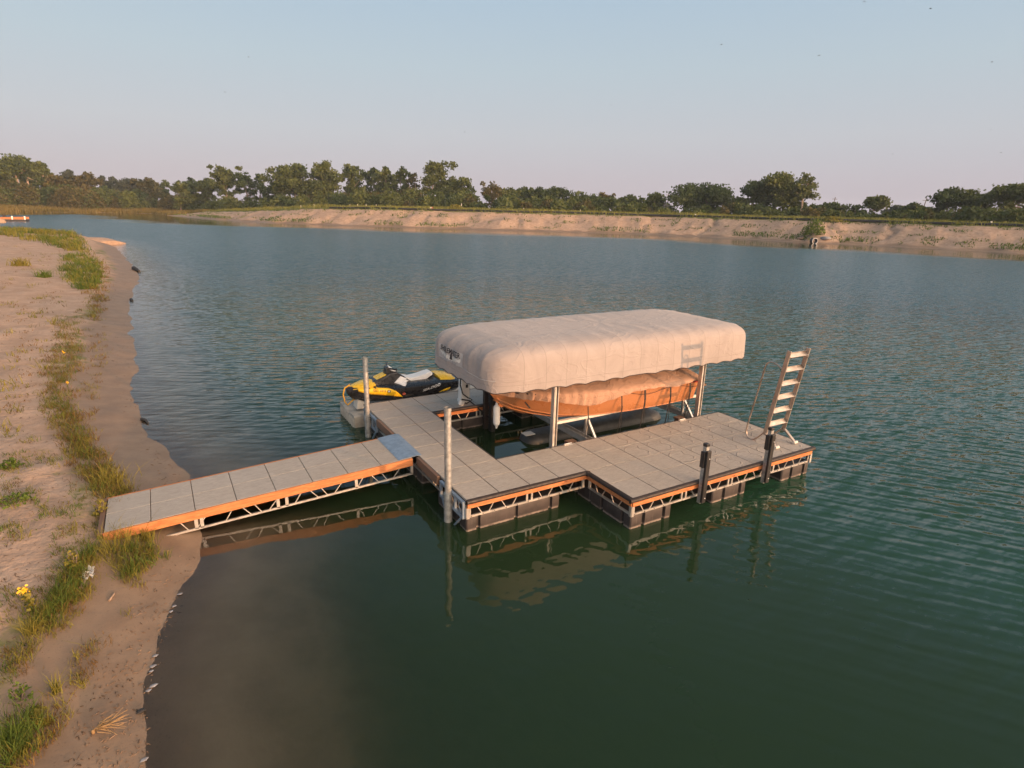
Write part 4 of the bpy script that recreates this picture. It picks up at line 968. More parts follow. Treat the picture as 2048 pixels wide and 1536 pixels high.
# ================================================================== TREES
def unit(n): 
    v = rng.normal(size=(n, 3)); return v/np.linalg.norm(v, axis=1)[:, None]
def leaf_quads(C, size, tint, flat=.55):
    """one small tilted quad per centre"""
    n = len(C); nr = unit(n); nr[:, 2] = np.abs(nr[:, 2])*flat+.15; nr /= np.linalg.norm(nr, axis=1)[:, None]
    a = np.cross(nr, unit(n)); a /= np.linalg.norm(a, axis=1)[:, None]+1e-9; b = np.cross(nr, a)
    s = size*(.6+.8*rng.random(n))[:, None]
    V = np.stack([C-a*s-b*s*.55, C+a*s*.25-b*s*.8, C+a*s+b*s*.5, C-a*s*.3+b*s*.85], 1).reshape(-1, 3)
    return V, np.arange(4*n).reshape(-1, 4), np.repeat(tint, 4)
def limb(m, p0, p1, r0, r1, wob, n=5):
    p0, p1 = Vector(p0), Vector(p1); pts = []
    for i in range(n+1):
        t = i/n; o = Vector(rng.normal(size=3)*wob*math.sin(math.pi*t)); pts.append(p0.lerp(p1, t)+o)
    m.tube(pts, [r0+(r1-r0)*i/n for i in range(n+1)], 6)
def tree(px, top, wpx, dist, label, leaf='leaf', bark='bark', base=.18, gaps=.3, leafsize=.33, shape='round', dens=1.0, lean=0., name='tree', multi=1, group=None):
    d = ray(px, 430); h = Vector((d.x, d.y, 0)).normalized(); pos = CAM+h*dist
    scale = dist/F_PX*.965*math.hypot(1, (px-1024)/F_PX)/math.hypot(1, 0)
    z0 = gz(pos.x, pos.y); W = wpx*dist/F_PX/math.hypot(1, (px-1024)/F_PX)*1.08
    dt = ray(px, top); H = CAM.z+dt.z/math.hypot(dt.x, dt.y)*dist-z0
    t = thing(name, (pos.x, pos.y, z0-.2), label, 'tree', group)
    right = Vector((h.y, -h.x, 0)); B = Vector((pos.x, pos.y, z0-.2))
    # clumps
    clumps = []; n = int(16+W*2.4); nl = int(5+W*.35); lobes = []
    for i in range(n):
        if i >= nl:     # small clumps gather round a few big boughs
            lc, lr = lobes[int(rng.integers(nl))]; r_ = min((.06+.07*rng.random())*W, .16*H)+.15
            q = lc+Vector(rng.normal(size=3)*np.array([.17*W, .17*W, .07*W+.085*H])); q.z = min(max(q.z, B.z+base*H*.55), B.z+H-r_*.7-abs(rng.normal())*.13*H)
            clumps.append((q, r_)); continue
        f = rng.random()
        zz = base+(1-base)*(.10+.70*f**.8)
        if shape == 'round': rad = math.sqrt(max(.05, 1-((zz-base-.42*(1-base))/(.60*(1-base)))**2))
        elif shape == 'vase': rad = .35+.65*min(1, (zz-base)/(.6*(1-base)))*(1 if zz < .85 else .75)
        elif shape == 'tall': rad = .55+.4*math.sin(math.pi*min(1, (zz-base)/(1-base)))
        else: rad = 1-.55*(zz-base)/(1-base)
        a = rng.random()*6.283; q = rad*W*.5*(.25+.62*rng.random()**.6)
        r_ = (.075+.085*rng.random())*W if W > 4 else .2*W
        r_ = min(r_, .2*H+.4)
        c = B+right*(q*math.cos(a)+lean*zz*W)+h*(q*math.sin(a)*.8)+Vector((0, 0, min(zz*H, H-r_*.8)))
        clumps.append((c, r_)); lobes.append((c, r_))
    # make sure the crown reaches its full height
    for fz, ox, rr_ in ((.0, 0, .10), (.07, .10, .12), (.09, -.11, .12), (.16, .20, .12), (.18, -.21, .12)):
        clumps.append((B+right*(lean*W+(ox+rng.normal()*.05)*W)+h*(rng.normal()*.06*W)+Vector((0, 0, H*(1-fz)-.10*W*.6-.2)), rr_*W*.8+.2))
    Cs, Ts = [], []
    for c, r_ in clumps:
        k = int(dens*(34+r_*r_*70)*(1-.40*gaps))
        pts = np.array(c)+np.clip(rng.normal(size=(k, 3)), -2, 2)*r_*np.array([.72, .72, .50])
        tone = np.clip(.42+.25*rng.normal()+.25*rng.normal(size=k), 0, 1)
        if gaps > .2:
            keepm = vnoise(pts[:, 0]*.9+pts[:, 1]*.7+37, pts[:, 2]*.9, 50) > gaps*.75
            pts, tone = pts[keepm], tone[keepm]
        pts = pts[pts[:, 2] > z0+.3]; tone = tone[:len(pts)]
        Cs.append(pts); Ts.append(tone)
    C = np.concatenate(Cs); Tn = np.concatenate(Ts)
    Vq, Fq_, Tq = leaf_quads(C, leafsize*(dist/220)**.7, Tn)
    np_mesh('crown', Vq, Fq_, M[leaf], {'tint': Tq}, t)
    m = MB()
    for k in range(multi):
        b0 = B+right*(k-(multi-1)/2)*.08*W; mid = B+right*((k-(multi-1)/2)*.30*W+lean*.4*W)+Vector((0, 0, H*(base+.22)))
        limb(m, b0, mid, .022*H+.10, .014*H+.05, .012*H)
        order = sorted(clumps, key=lambda c: (c[0]-mid).length)
        sel = [clumps[i] for i in rng.choice(len(clumps), min(len(clumps), 6), replace=False)]
        for c, r_ in sel: limb(m, mid, c, .010*H+.04, .02, .02*H, 4)
    m.build('trunk', M[bark], t)
    return t
TREES = [
 # px, top, width, distance, label, options
 (12,316,60,318,'dense green tree cut by the left edge of the photo',{}),
 (58,311,62,312,'big cottonwood at far left with pale forked trunk and flat-topped crown',dict(bark='palebark',base=.45,shape='vase',multi=2,gaps=.32)),
 (101,323,30,310,'pale-trunked cottonwood just right of the flat-topped cottonwood',dict(bark='palebark',base=.5,shape='vase',gaps=.35)),
 (123,350,26,306,'small tree with a pale forked trunk low in the left treeline',dict(bark='palebark',base=.35,leaf='leafbrown',multi=2)),
 (146,340,38,335,'hazy grey-green round tree standing behind the left reeds',dict(leaf='leafhaze')),
 (184,345,42,325,'brownish broad tree over the middle of the left reeds',dict(leaf='leafbrown')),
 (217,352,16,340,'thin far tree between a brownish broad tree and a hazy one',dict(leaf='leafhaze',gaps=.4)),
 (236,353,24,338,'narrow hazy tree poking above olive bushes at left',dict(leaf='leafhaze',gaps=.35)),
 (266,357,44,325,'low wide hazy tree above olive bushes at left',dict(leaf='leafhaze')),
 (307,356,36,318,'rusty brown round tree above the reeds',dict(leaf='leafbrown')),
 (338,360,20,330,'narrow dark tree just right of the rusty brown round tree',dict(leaf='leafdark')),
 (363,362,34,300,'squat olive tree with flat top left of the dark round tree',dict(leaf='leaf')),
 (389,355,27,315,'small dark round tree left of the tall light cottonwood',dict(leaf='leafdark')),
 (420,355,36,300,'uneven grey-green tree just left of the tall light cottonwood',dict(leaf='leaf',gaps=.4)),
 (458,330,42,285,'tall light green cottonwood leaning left with sky on both sides',dict(leaf='leafpale',gaps=.38,shape='tall',base=.25,lean=-.12)),
 (498,343,32,290,'dark airy tree right of the tall light cottonwood',dict(leaf='leafdark',gaps=.42,shape='tall')),
 (523,348,22,288,'narrow dark tree next to the dark airy one',dict(leaf='leafdark',gaps=.35,shape='tall')),
 (552,367,34,280,'low dark bushy tree in the dip of the treeline',dict(leaf='leafdark')),
 (594,327,66,262,'tall light green cottonwood left of the long dense grove',dict(leaf='leafpale',gaps=.3,shape='vase',base=.2,bark='palebark')),
 (655,322,62,255,'large full tree heading the left end of the dense grove',dict(gaps=.22,base=.12)),
 (700,327,36,258,'upright green tree second from the left in the dense grove',dict(gaps=.25,shape='tall')),
 (722,332,36,268,'dark airy tree with sky showing low through its crown',dict(leaf='leafdark',gaps=.45,shape='tall')),
 (750,335,36,262,'broad dark tree in the middle of the dense grove',dict(leaf='leafdark',gaps=.2)),
 (776,333,30,258,'slightly taller green tree right of the grove middle',dict(gaps=.25,shape='tall')),
 (802,333,32,255,'flat-topped green tree near the right of the dense grove',dict(gaps=.25)),
 (829,345,26,250,'half-dead tree with bare reddish brown trunks in the grove',dict(leaf='leafbrown',gaps=.62,dens=.6,bark='palebark',multi=3,shape='vase')),
 (866,321,50,245,'tallest tree of the grove with pale trunk and open crown',dict(gaps=.42,shape='tall',bark='palebark',base=.3)),
 (902,352,34,248,'medium green tree in the shade of the tallest one',dict()),
 (928,355,48,240,'round airy tree closing the right end of the grove',dict(gaps=.35)),
 (936,384,56,225,'low dark bush-like tree at the right foot of the grove',dict(leaf='leafdark',base=.05)),
 (985,362,38,232,'airy brownish tree standing alone right of the grove',dict(leaf='leafbrown',gaps=.45,shape='vase',base=.3)),
 (1018,375,36,236,'plain green tree right of the airy brownish one',dict()),
 (1047,373,34,238,'dark green tree behind the small russet shrub',dict(leaf='leafdark')),
 (1074,374,36,236,'green tree with a domed top right of the russet shrub',dict()),
 (1103,373,48,232,'widest green tree of the middle clump',dict(leaf='leafdark')),
 (1152,383,50,228,'round full tree at the right of the middle clump',dict()),
 (1184,388,28,232,'small dark tree beside the round full tree',dict(leaf='leafdark')),
 (1203,384,26,236,'thin tree with brown dying top in the middle clump',dict(leaf='leafbrown',gaps=.4)),
 (1217,394,44,222,'low greyish tree ending the middle clump',dict()),
 (1256,388,34,220,'small round tree left of the dark roofed house',dict()),
 (1282,392,24,222,'small airy tree touching the left side of the house',dict(gaps=.35)),
 (1311,384,36,214,'round tree in front of the dark roofed house',dict()),
 (1408,366,94,212,'very wide dark round-topped cottonwood right of the house',dict(leaf='leafdark',gaps=.22,base=.2)),
 (1478,394,36,205,'low rounded tree between the two biggest cottonwoods',dict()),
 (1502,362,62,206,'left shoulder of the biggest cottonwood group with a ragged edge',dict(leaf='leafdark',gaps=.32)),
 (1545,344,80,204,'biggest tallest cottonwood at right with dense upper crown',dict(gaps=.28,base=.25)),
 (1601,346,44,202,'cottonwood with bare red branches at right of the biggest one',dict(gaps=.38,base=.3,shape='tall',bark='palebark')),
 (1632,410,50,196,'low dark tree under the bare red branches',dict(leaf='leafdark',base=.05)),
 (1668,405,52,200,'low broad tree near the leaning utility pole at right centre',dict()),
 (1706,410,40,198,'dark low tree right of the broad low one',dict(leaf='leafdark')),
 (1745,391,46,200,'flat-topped medium tree alone at right',dict(gaps=.35,shape='vase',base=.3)),
 (1789,409,34,260,'bluish far tree beyond the right meadow',dict(leaf='leafhaze')),
 (1824,404,32,206,'small dark tree left of the right-hand utility pole',dict(leaf='leafdark')),
 (1858,415,40,196,'low tree right of the right-hand utility pole',dict(leaf='leafdark')),
 (1890,374,66,192,'open-crowned cottonwood with dark limbs left of the airiest one',dict(leaf='leafdark',gaps=.36,base=.35,shape='vase')),
 (1953,374,60,190,'airiest ragged cottonwood near the right edge with much sky inside',dict(gaps=.52,base=.4,shape='vase')),
 (2022,367,74,186,'large round cottonwood cut by the right edge of the photo',dict(gaps=.3,base=.25)),
 (2038,420,44,166,'low russet brown tree in the bottom right of the treeline',dict(leaf='leafbrown',base=.03)),
 (1052,404,18,200,'small russet pink shrub-like tree beside a hidden roof',dict(leaf='leafbrown')),
]
for px, top, wpx, dist, lb, kw in TREES: tree(px, top, wpx, dist+(26 if px < 345 else 0), lb, **kw)
# bushes standing as one mass in front of the trees
und = {'leaf': [], 'leafdark': [], 'leafbrown': [], 'leafpale': []}
for i in range(560):
    px = rng.uniform(-140, 2190); dist = np.interp(px, [0, 330, 440, 520, 700, 950, 1350, 2048], [326, 322, 285, 258, 232, 208, 190, 165])+rng.uniform(-6, 16)
    hpx = np.interp(px, [0, 150, 350, 520, 600, 900, 960, 1240, 1340, 1480, 1640, 1760, 1900, 2048], [31, 29, 26, 22, 30, 36, 30, 22, 12, 24, 18, 14, 22, 24])*rng.uniform(.4, 1.2)
    d = ray(px, 430); h = Vector((d.x, d.y, 0)).normalized(); pos = CAM+h*dist; z0 = gz(pos.x, pos.y); hh = hpx*dist/F_PX; ww = hh*rng.uniform(.55, 1.1)
    if hh < .8: continue
    n = int(50+hh*ww*16); u = unit(n); u[:, 2] = np.abs(u[:, 2])
    pts = np.array([pos.x, pos.y, z0])+u*(.35+.68*rng.random(n)**.5)[:, None]*np.array([ww*.75, ww*.75, hh])
    key = rng.choice(['leaf', 'leafdark', 'leafbrown', 'leafpale'], p=[.46, .28, .17, .09] if px > 350 else [.36, .17, .40, .07])
    und[key].append((pts, np.clip(.35+.25*rng.normal()+.25*rng.normal(size=n), 0, 1), dist))
for key, lst in und.items():
    C = np.concatenate([a for a, b, c in lst]); Tn = np.concatenate([b for a, b, c in lst])
    Vq, Fq_, Tq = leaf_quads(C, .36, Tn)
    nm_ = {'leaf': 'green', 'leafdark': 'dark green', 'leafbrown': 'brownish', 'leafpale': 'pale green'}[key]
    tag(np_mesh('undergrowth', Vq, Fq_, M[key], {'tint': Tq}), f'{nm_} bushes massed along the foot of the far treeline', 'undergrowth', kind='stuff')

def blades(Pts, hgt, wid, tint, lean=.35, segs=1):
    """upright grass blades as slim triangles"""
    n = len(Pts); a = rng.random(n)*6.283; hh = hgt*(.5+.9*rng.random(n)); l = rng.normal(size=(n, 2))*lean
    sd = np.column_stack([np.cos(a), np.sin(a), np.zeros(n)])*(wid*(.6+.8*rng.random(n)))[:, None]/2
    tip = Pts+np.column_stack([l*hh[:, None], hh]); mid = Pts+np.column_stack([l*hh[:, None]*.35, hh*.55])
    V = np.stack([Pts-sd, Pts+sd, mid+sd*.75, mid-sd*.75, tip], 1).reshape(-1, 3)
    b = np.arange(n)*5
    F = np.concatenate([np.column_stack([b, b+1, b+2]), np.column_stack([b, b+2, b+3]), np.column_stack([b+3, b+2, b+4])])
    return V, F, np.repeat(tint, 5)
def scatter_land(n, px0, px1, d0, d1, far, kmin, kmax, keepf=None):
    """random points on land whose distance from the waterline is between d0 and d1"""
    out = []
    pxs = rng.uniform(px0, px1, n); th = np.array([math.atan2(ray(p, 430).y, ray(p, 430).x) for p in np.linspace(px0, px1, 400)])
    t = np.interp(pxs, np.linspace(px0, px1, 400), th); rr = rng.uniform(*far, n)
    P = np.column_stack([CAM.x+rr*np.cos(t), CAM.y+rr*np.sin(t)])
    z, d, kd, dd, s = ground(P); m = (dd > d0) & (dd < d1) & (kd >= kmin) & (kd <= kmax)
    if keepf is not None: m &= keepf(P, dd, s)
    return np.column_stack([P, z])[m], dd[m], s[m]
Pg, ddg, sg = scatter_land(240000, 300, 2130, 12.4, 52, (95, 320), .6, 1.9)
V_, F_, T_ = blades(Pg, .62+.45*vnoise(Pg[:, 0]*.1, Pg[:, 1]*.1, 51), .16, np.clip(.45+.5*(vnoise(Pg[:, 0]*.12, Pg[:, 1]*.12, 52)-.5)+.2*rng.normal(size=len(Pg)), 0, 1))
tag(np_mesh('meadow_grass', V_, F_, M['grass'], {'tint': T_}), 'yellow-green meadow grass along the top of the far bank', 'grass', kind='stuff')
Pg, ddg, sg = scatter_land(90000, -150, 420, .2, 26, (225, 340), 1.2, 2.)
V_, F_, T_ = blades(Pg, .95, .26, np.clip(.5+.7*(vnoise(Pg[:, 0]*.15, Pg[:, 1]*.15, 53)-.5)+.2*rng.normal(size=len(Pg)), 0, 1))
tag(np_mesh('reeds', V_, F_, M['reed'], {'tint': T_}), 'golden reeds lining the far left shore of the bay', 'reeds', kind='stuff')
# weeds on the face of the sandy bank
fk = lambda P, dd, s: (vnoise(s*.16, s*0+3, 25) > .50) & (dd < 4.6) & (dd > 2.1) | (vnoise(s*.5, dd*.7, 54) > .70) & (dd > 2.2) | (dd > 11.2) & (vnoise(s*.3, dd*.5, 55) > .55)
Pg, ddg, sg = scatter_land(230000, 330, 2130, 2.0, 13, (80, 270), .6, 1.5, fk)
V_, F_, T_ = blades(Pg, .30+.35*sstep(5., 2.5, ddg)*sstep(.45, .8, vnoise(sg*.16, sg*0+3, 25)), .17, np.clip(.35+.7*(vnoise(sg*.4, ddg, 56)-.4)+.2*rng.normal(size=len(Pg)), 0, 1))
tag(np_mesh('bank_weeds', V_, F_, M['weedgreen'], {'tint': T_}), 'patchy green weeds on the sandy face of the far bank', 'weeds', kind='stuff')

def leafy_bush(name, c, rad, hgt, n, leaf, label, cat, size=.06, stems=9):
    t = thing(name, c, label, cat)
    u = unit(n); u[:, 2] = np.abs(u[:, 2]); C = np.array(c)+u*(.3+.75*rng.random(n)**.6)[:, None]*np.array([rad, rad, hgt])
    V_, F_, T_ = leaf_quads(C, size, np.clip(.45+.3*rng.normal(size=n), 0, 1)); np_mesh('foliage', V_, F_, M[leaf], {'tint': T_}, t)
    m = MB()
    for i in range(stems):
        q = unit(1)[0]; m.tube([Vector(c)-Vector((0, 0, .05)), Vector(c)+Vector((q[0]*rad*.7, q[1]*rad*.7, hgt*.75))], [.012+.03*rad*.2, .004], 5)
    m.build('stem', M['bark'], t); return t

# ================================================================== FAR BANK THINGS
def top_of_bank(px, dland):
    """point on the flat top behind the bank edge, in the direction of photo column px"""
    d = ray(px, 430); h = Vector((d.x, d.y, 0)).normalized()
    rs = np.arange(60, 330, .25); P = np.array([[CAM.x+h.x*r, CAM.y+h.y*r] for r in rs]); dd, _, _, kd, _ = shore_info(P)
    ok = np.where((dd > dland) & (rs > 70))[0]
    i = ok[0]; return Vector((P[i, 0], P[i, 1], gz(P[i, 0], P[i, 1])))
for (pa, pb, lb) in ((660, 1915, 'longest black plastic pipe lying along the top edge of the sandy bank'), (1924, 2130, 'shorter black plastic pipe continuing past a gap at the right edge')):
    pts = [top_of_bank(q, 13.0) for q in np.linspace(pa, pb, 60 if pb-pa > 400 else 14)]
    for _ in range(3): pts = [pts[0]]+[(a+b*2+c)/4 for a, b, c in zip(pts, pts[1:], pts[2:])]+[pts[-1]]
    m = MB(); m.tube([p+Vector((0, 0, .22)) for p in pts], .27, 10); tag(m.build('plastic_pipe', M['pipe'], None, smooth=50), lb, 'pipe', 'black pipes on the far bank')
cp = on_ground(1629, 487); cp.z = .15
dv = Vector((CAM.x-cp.x, CAM.y-cp.y, 0)).normalized(); dv = Vector((dv.x*.88+.25, dv.y-.3, 0)).normalized()
cul = thing('culvert_pipe', (cp.x, cp.y, 0), 'white-rimmed dark culvert pipe opening at the waterline below a green bush', 'culvert')
m = MB(); m.tube([cp+Vector((0,0,.35))-dv*1.1, cp+Vector((0,0,.35))+dv*.05], .58, 22, cap=False); m.tube([cp+Vector((0,0,.35))+dv*.05, cp+Vector((0,0,.35))-dv*1.1], .52, 22, cap=False); m.build('pipe', M['pipe'], cul, smooth=40)
m = MB(); a0 = cp+Vector((0,0,.35)); e1 = Vector((-dv.y, dv.x, 0)); m.tube([a0+dv*.05+e1*.56*math.cos(a)+Vector((0,0,.56*math.sin(a))) for a in np.linspace(0, 2*math.pi, 30)], .055, 8); m.build('rim', M['white'], cul, smooth=50)
bp_ = top_of_bank(1632, 4.5); leafy_bush('bush', (bp_.x, bp_.y, bp_.z-.2), 2.4, 3.3, 900, 'weedgreen', 'rounded green willow bush growing above the culvert pipe on the bank', 'bush', .16)
bp_ = top_of_bank(1668, 12.6); leafy_bush('bush', (bp_.x, bp_.y, bp_.z-.1), 1.8, 1.1, 350, 'weed', 'yellow-green bush on the bank top above the culvert pipe', 'bush', .14)
bp_ = top_of_bank(910, 16); leafy_bush('bush', (bp_.x, bp_.y, bp_.z-.1), 2.6, 1.7, 420, 'weed', 'light green bush beside the leaning white stake on the meadow', 'bush', .15)
for qx, lb in ((1375, 'pale shrub left of three pale shrubs below the wide cottonwood'), (1402, 'middle pale shrub below the wide round-topped cottonwood'), (1432, 'pale upright shrub at right below the wide cottonwood')):
    bp_ = top_of_bank(qx, 34); leafy_bush('shrub', (bp_.x, bp_.y, bp_.z-.1), 1.5, 2.0, 240, 'weedgreen', lb, 'shrub', .16)
# stones and slabs by the culvert
def stone(px, py, r, name, mat_, label, cat, sq=(1,1,.6), z=None, grp=None):
    p = on_ground(px, py); 
    if z is not None: p.z = z
    m = MB(); m.lathe((0,0,0), [(0,-.5),(.7,-.42),(1,0),(.8,.4),(.3,.56),(0,.6)], 9)
    an = rng.random()*6.28
    m.v = [(p.x+r*((a*math.cos(an)-b*math.sin(an))*sq[0])*(1+.25*math.sin(3*a+5*b+px)), p.y+r*((a*math.sin(an)+b*math.cos(an))*sq[1])*(1+.2*math.cos(4*b-a+px)), p.z+r*c*sq[2]) for a, b, c in m.v]
    return tag(m.build(name, mat_, None, smooth=60), label, cat, grp)
M['sandlump'] = simple('sand_lump', (.36,.25,.18), .9, .15, 3, bump=.03, bscale=4)
stone(1602, 478, 1.0, 'sand_boulder', M['sandlump'], 'orange sandy boulder at the waterline left of the culvert', 'boulder')
stone(1650, 478, 1.2, 'sand_boulder', M['stone'], 'greyish boulder just right of the culvert pipe', 'boulder')
# stakes and little markers on the meadow
def stake(px, dl, hgt, label, grp=None, w_=.07, mat_='white', name='survey_stake', leanx=0., cat='stake'):
    p = top_of_bank(px, dl); m = MB(); r_ = Vector((rt.x, rt.y, 0))
    m.beam(p-Vector((0,0,.15)), p+r_*leanx+Vector((0,0,hgt)), w_, w_); o = m.build(name, M[mat_], None); return tag(o, label, cat, grp)
for q in (701, 716, 733, 753, 1160, 1047): stake(q, 20, 1.15, 'thin pale survey stake standing in the meadow grass of the far bank', 'survey stakes on the far bank', .09, 'cream')
stake(603, 15, .75, 'short white marker post at the left of the meadow edge', None, .2, name='marker_post', cat='post'); stake(629, 15, .8, 'short white marker post second from left on the meadow edge', None, .24, name='marker_post', cat='post')
stake(921, 18, 2.0, 'white stake leaning right beside a light green bush', None, .10, leanx=.35)
stake(1391, 14, .75, 'small white post by the gully right of the house', None, .22, name='marker_post', cat='post')
stake(1986, 15, .8, 'white post behind the pipe near the right edge', None, .26, name='marker_post', cat='post')
p = top_of_bank(862, 14.6); t = thing('marker_sign', (p.x, p.y, p.z), 'small white and red marker sign standing by the black pipe', 'sign')
m = MB(); m.box((p.x, p.y, p.z+.62), (.45, .06, .32), math.atan2(-fw.x, fw.y)); m.build('white_panel', M['white'], t)
m = MB(); q_ = p+Vector((rt.x, rt.y, 0))*.42; m.box((q_.x, q_.y, p.z+.62), (.30, .07, .32), math.atan2(-fw.x, fw.y)); m.build('red_panel', M['redlight'], t)
m = MB(); m.beam((p.x, p.y, p.z-.1), (p.x, p.y, p.z+.5), .06, .06); m.build('post', M['cream'], t)
# orange barrels lying by the right meadow
for i, q in enumerate((1953, 1958, 1963)):
    p = top_of_bank(q, 34); m = MB(); r_ = Vector((rt.x, rt.y, 0)); m.tube([p+Vector((0,0,.62))-r_*.32, p+Vector((0,0,.62))+r_*.32], .38, 12)
    tag(m.build('barrel', M['redlight'], None, smooth=40), 'faded red barrel lying in a row at the right meadow', 'barrel', 'red barrels at the edge of the meadow')
p = top_of_bank(1948, 33); m = MB(); m.box((p.x, p.y, p.z+.14), (3.6, .5, .25), math.atan2(rt.y, rt.x)); tag(m.build('timber_beam', M['driftwood'], None), 'pale timber lying in front of the red barrels', 'timber')
# house behind the trees
p = top_of_bank(1308, 78); an = math.atan2(rt.y, rt.x)
hs_ = thing('house', (p.x, p.y, p.z), 'dark roofed house half hidden behind a round tree', 'house')
def hpt(a, b, c): return (p.x+a*math.cos(an)-b*math.sin(an), p.y+a*math.sin(an)+b*math.cos(an), p.z+c)
m = MB(); m.loft([[hpt(a, b, c) for a, b in ((-5,-3.5),(5,-3.5),(5,3.5),(-5,3.5))] for c in (-.3, 2.2)]); m.build('wall', M['wall'], hs_)
m = MB(); m.loft([[hpt(a, -4.2, 2.1), hpt(a, 0, 4.4), hpt(a, 4.2, 2.1), hpt(a, 0, 4.1)] for a in (-5.6, 5.6)]); m.build('roof', M['roof'], hs_)
m = MB(); m.loft([[hpt(a, b, c) for a, b in ((-2.0,-3.55),(-.8,-3.55),(-.8,-3.45),(-2.0,-3.45))] for c in (.7, 1.8)]); m.build('window', M['gloss'], hs_)
# utility poles
for px, top, dist, lb, ln in ((1333, 386, 250, 'thin utility pole standing right of the dark roofed house', 0.), (1664, 394, 250, 'utility pole leaning right above the low trees at right centre', .4), (1845, 396, 235, 'tall leaning utility pole at right beside the open-crowned cottonwood', .9)):
    d = ray(px, 430); h = Vector((d.x, d.y, 0)).normalized(); q = CAM+h*dist; z0 = gz(q.x, q.y); dt = ray(px, top); zt = CAM.z+dt.z/math.hypot(dt.x, dt.y)*dist
    t = thing('utility_pole', (q.x, q.y, z0), lb, 'utility pole', 'utility poles beyond the treeline'); r_ = Vector((rt.x, rt.y, 0))
    m = MB(); m.tube([Vector((q.x, q.y, z0-.3))-r_*ln, Vector((q.x, q.y, zt))+r_*ln*.3], [.18, .12], 8); m.build('shaft', M['pole'], t)
    m = MB(); m.beam(Vector((q.x, q.y, zt-.7))-r_*.9, Vector((q.x, q.y, zt-.7))+r_*.9, .12, .14); m.build('crossarm', M['pole'], t)

# ================================================================== FAR LEFT BAY
fdk = thing('distant_dock', (-33, 176, 0), 'distant orange-edged dock floating in the bay at far left', 'dock')
ang = math.atan2(rt.y, rt.x); q0 = unproj(-22, 442, 0); q1 = unproj(52, 443, 0); q0.z = q1.z = 0
tq = (q1-q0).normalized(); nq = Vector((-tq.y, tq.x, 0))
m = MB(); m.beam(q0+Vector((0,0,.45))+nq*1.2, q1+Vector((0,0,.45))+nq*1.2, 2.6, .07); m.build('deck', M['driftwood'], fdk)
m = MB(); m.beam(q0+Vector((0,0,.62)), q1+Vector((0,0,.62)), .1, .45); m.build('timber_edge', M['timber'], fdk)
m = MB(); m.beam(q0+Vector((0,0,.52))+nq*2.5, q1+Vector((0,0,.7))+nq*2.5, .1, .5); m.build('timber_edge', M['timber'], fdk)
m = MB(); m.beam(q0+Vector((0,0,.12))+nq*1.2, q1+Vector((0,0,.12))+nq*1.2, 2.4, .5); m.build('float', M['float'], fdk)
for f in (.27, .64, .985):
    c = q0.lerp(q1, f); m = MB(); m.box((c.x, c.y, .75), (.25, .25, .75)); m.build('post', M['white'], fdk)
c = q0.lerp(q1, .36)+nq*1.6; m = MB(); m.box((c.x, c.y, .95), (.5, .5, .8)); m.build('post', M['rail'], fdk)
c = unproj(-6, 445.5, 0); sk = thing('rowing_boat', (c.x, c.y, 0), 'pale boat hull end showing at the left edge in front of the distant dock', 'boat')
m = MB(); m.loft([[tuple(c+tq*a+nq*w_*math.cos(b)+Vector((0,0,.1+zz*math.sin(b)))) for b in np.linspace(-.6, math.pi+.6, 11)] for a, w_, zz in ((-3, .8, .8), (-1, .95, .9), (.6, .8, .8), (1.25, .45, .6), (1.5, .1, .25))]); m.build('hull', M['driftwood'], sk, smooth=50)
c = on_ground(341, 429); sk = thing('grey_boat', (c.x, c.y, 0), 'small grey covered boat moored at the tip of the far bank', 'boat')
m = MB(); m.loft([[tuple(Vector((c.x, c.y, -.1))+Vector((rt.x, rt.y, 0))*a+fw*0+Vector((-rt.y, rt.x, 0))*b*w_+Vector((0,0,zz*cc))) for b, cc in ((-1,.0),(-1,.7),(-.4,1),(.4,1),(1,.7),(1,0))] for a, w_, zz in ((-2.2,.2,.5),(-1.2,.8,.9),(1,.9,1.3),(2,.8,.9))]); m.build('hull', M['tank'], sk, smooth=40)

# ================================================================== NEAR BEACH
def px_poly_points(poly, n, z=.35):
    """random ground points inside a region of the photo"""
    poly = np.array(poly, float); lo, hi = poly.min(0), poly.max(0); out = []
    while len(out) < n:
        q = rng.uniform(lo, hi); ins = False
        for a, b in zip(poly, np.roll(poly, -1, 0)):
            if (a[1] > q[1]) != (b[1] > q[1]) and q[0] < (b[0]-a[0])*(q[1]-a[1])/(b[1]-a[1])+a[0]: ins = not ins
        if ins: out.append(q)
    G = []
    for q in out:
        p = unproj(q[0], q[1], z); G.append((p.x, p.y))
    G = np.array(G); zz = ground(G)[0]; return np.column_stack([G, zz])
def tufts(P, per, rad, hgt, wid):
    n = len(P); k = np.repeat(np.arange(n), per); Q = P[k].copy(); Q[:, :2] += rng.normal(size=(len(k), 2))*rad
    tb = rng.random(n)[k]*.5; return Q, np.clip(tb+.15+.2*rng.normal(size=len(k)), 0, 1), hgt*(.5+.8*rng.random(n))[k]
weeds = {'weed': [], 'weedgreen': [], 'weedbrown': []}
def add_weeds(key, poly, n, per, rad, hgt, wid, z=.35, thr=.38):
    Pp = px_poly_points(poly, n, z); 
    f = vnoise(Pp[:, 0]*2.6, Pp[:, 1]*1.9, 60) > thr; Pp = Pp[f]
    Q, tn, hh = tufts(Pp, per, rad, hgt, wid); weeds[key].append(blades(Q, hh, wid, tn, .55))
core = [(118,640),(150,632),(170,700),(150,745),(140,800),(170,850),(200,905),(225,960),(245,1000),(205,1005),(168,925),(120,850),(92,800),(98,740),(112,690)]
outer = [(110,625),(205,615),(215,700),(190,780),(190,860),(235,930),(290,985),(230,1005),(150,945),(85,840),(75,770)]
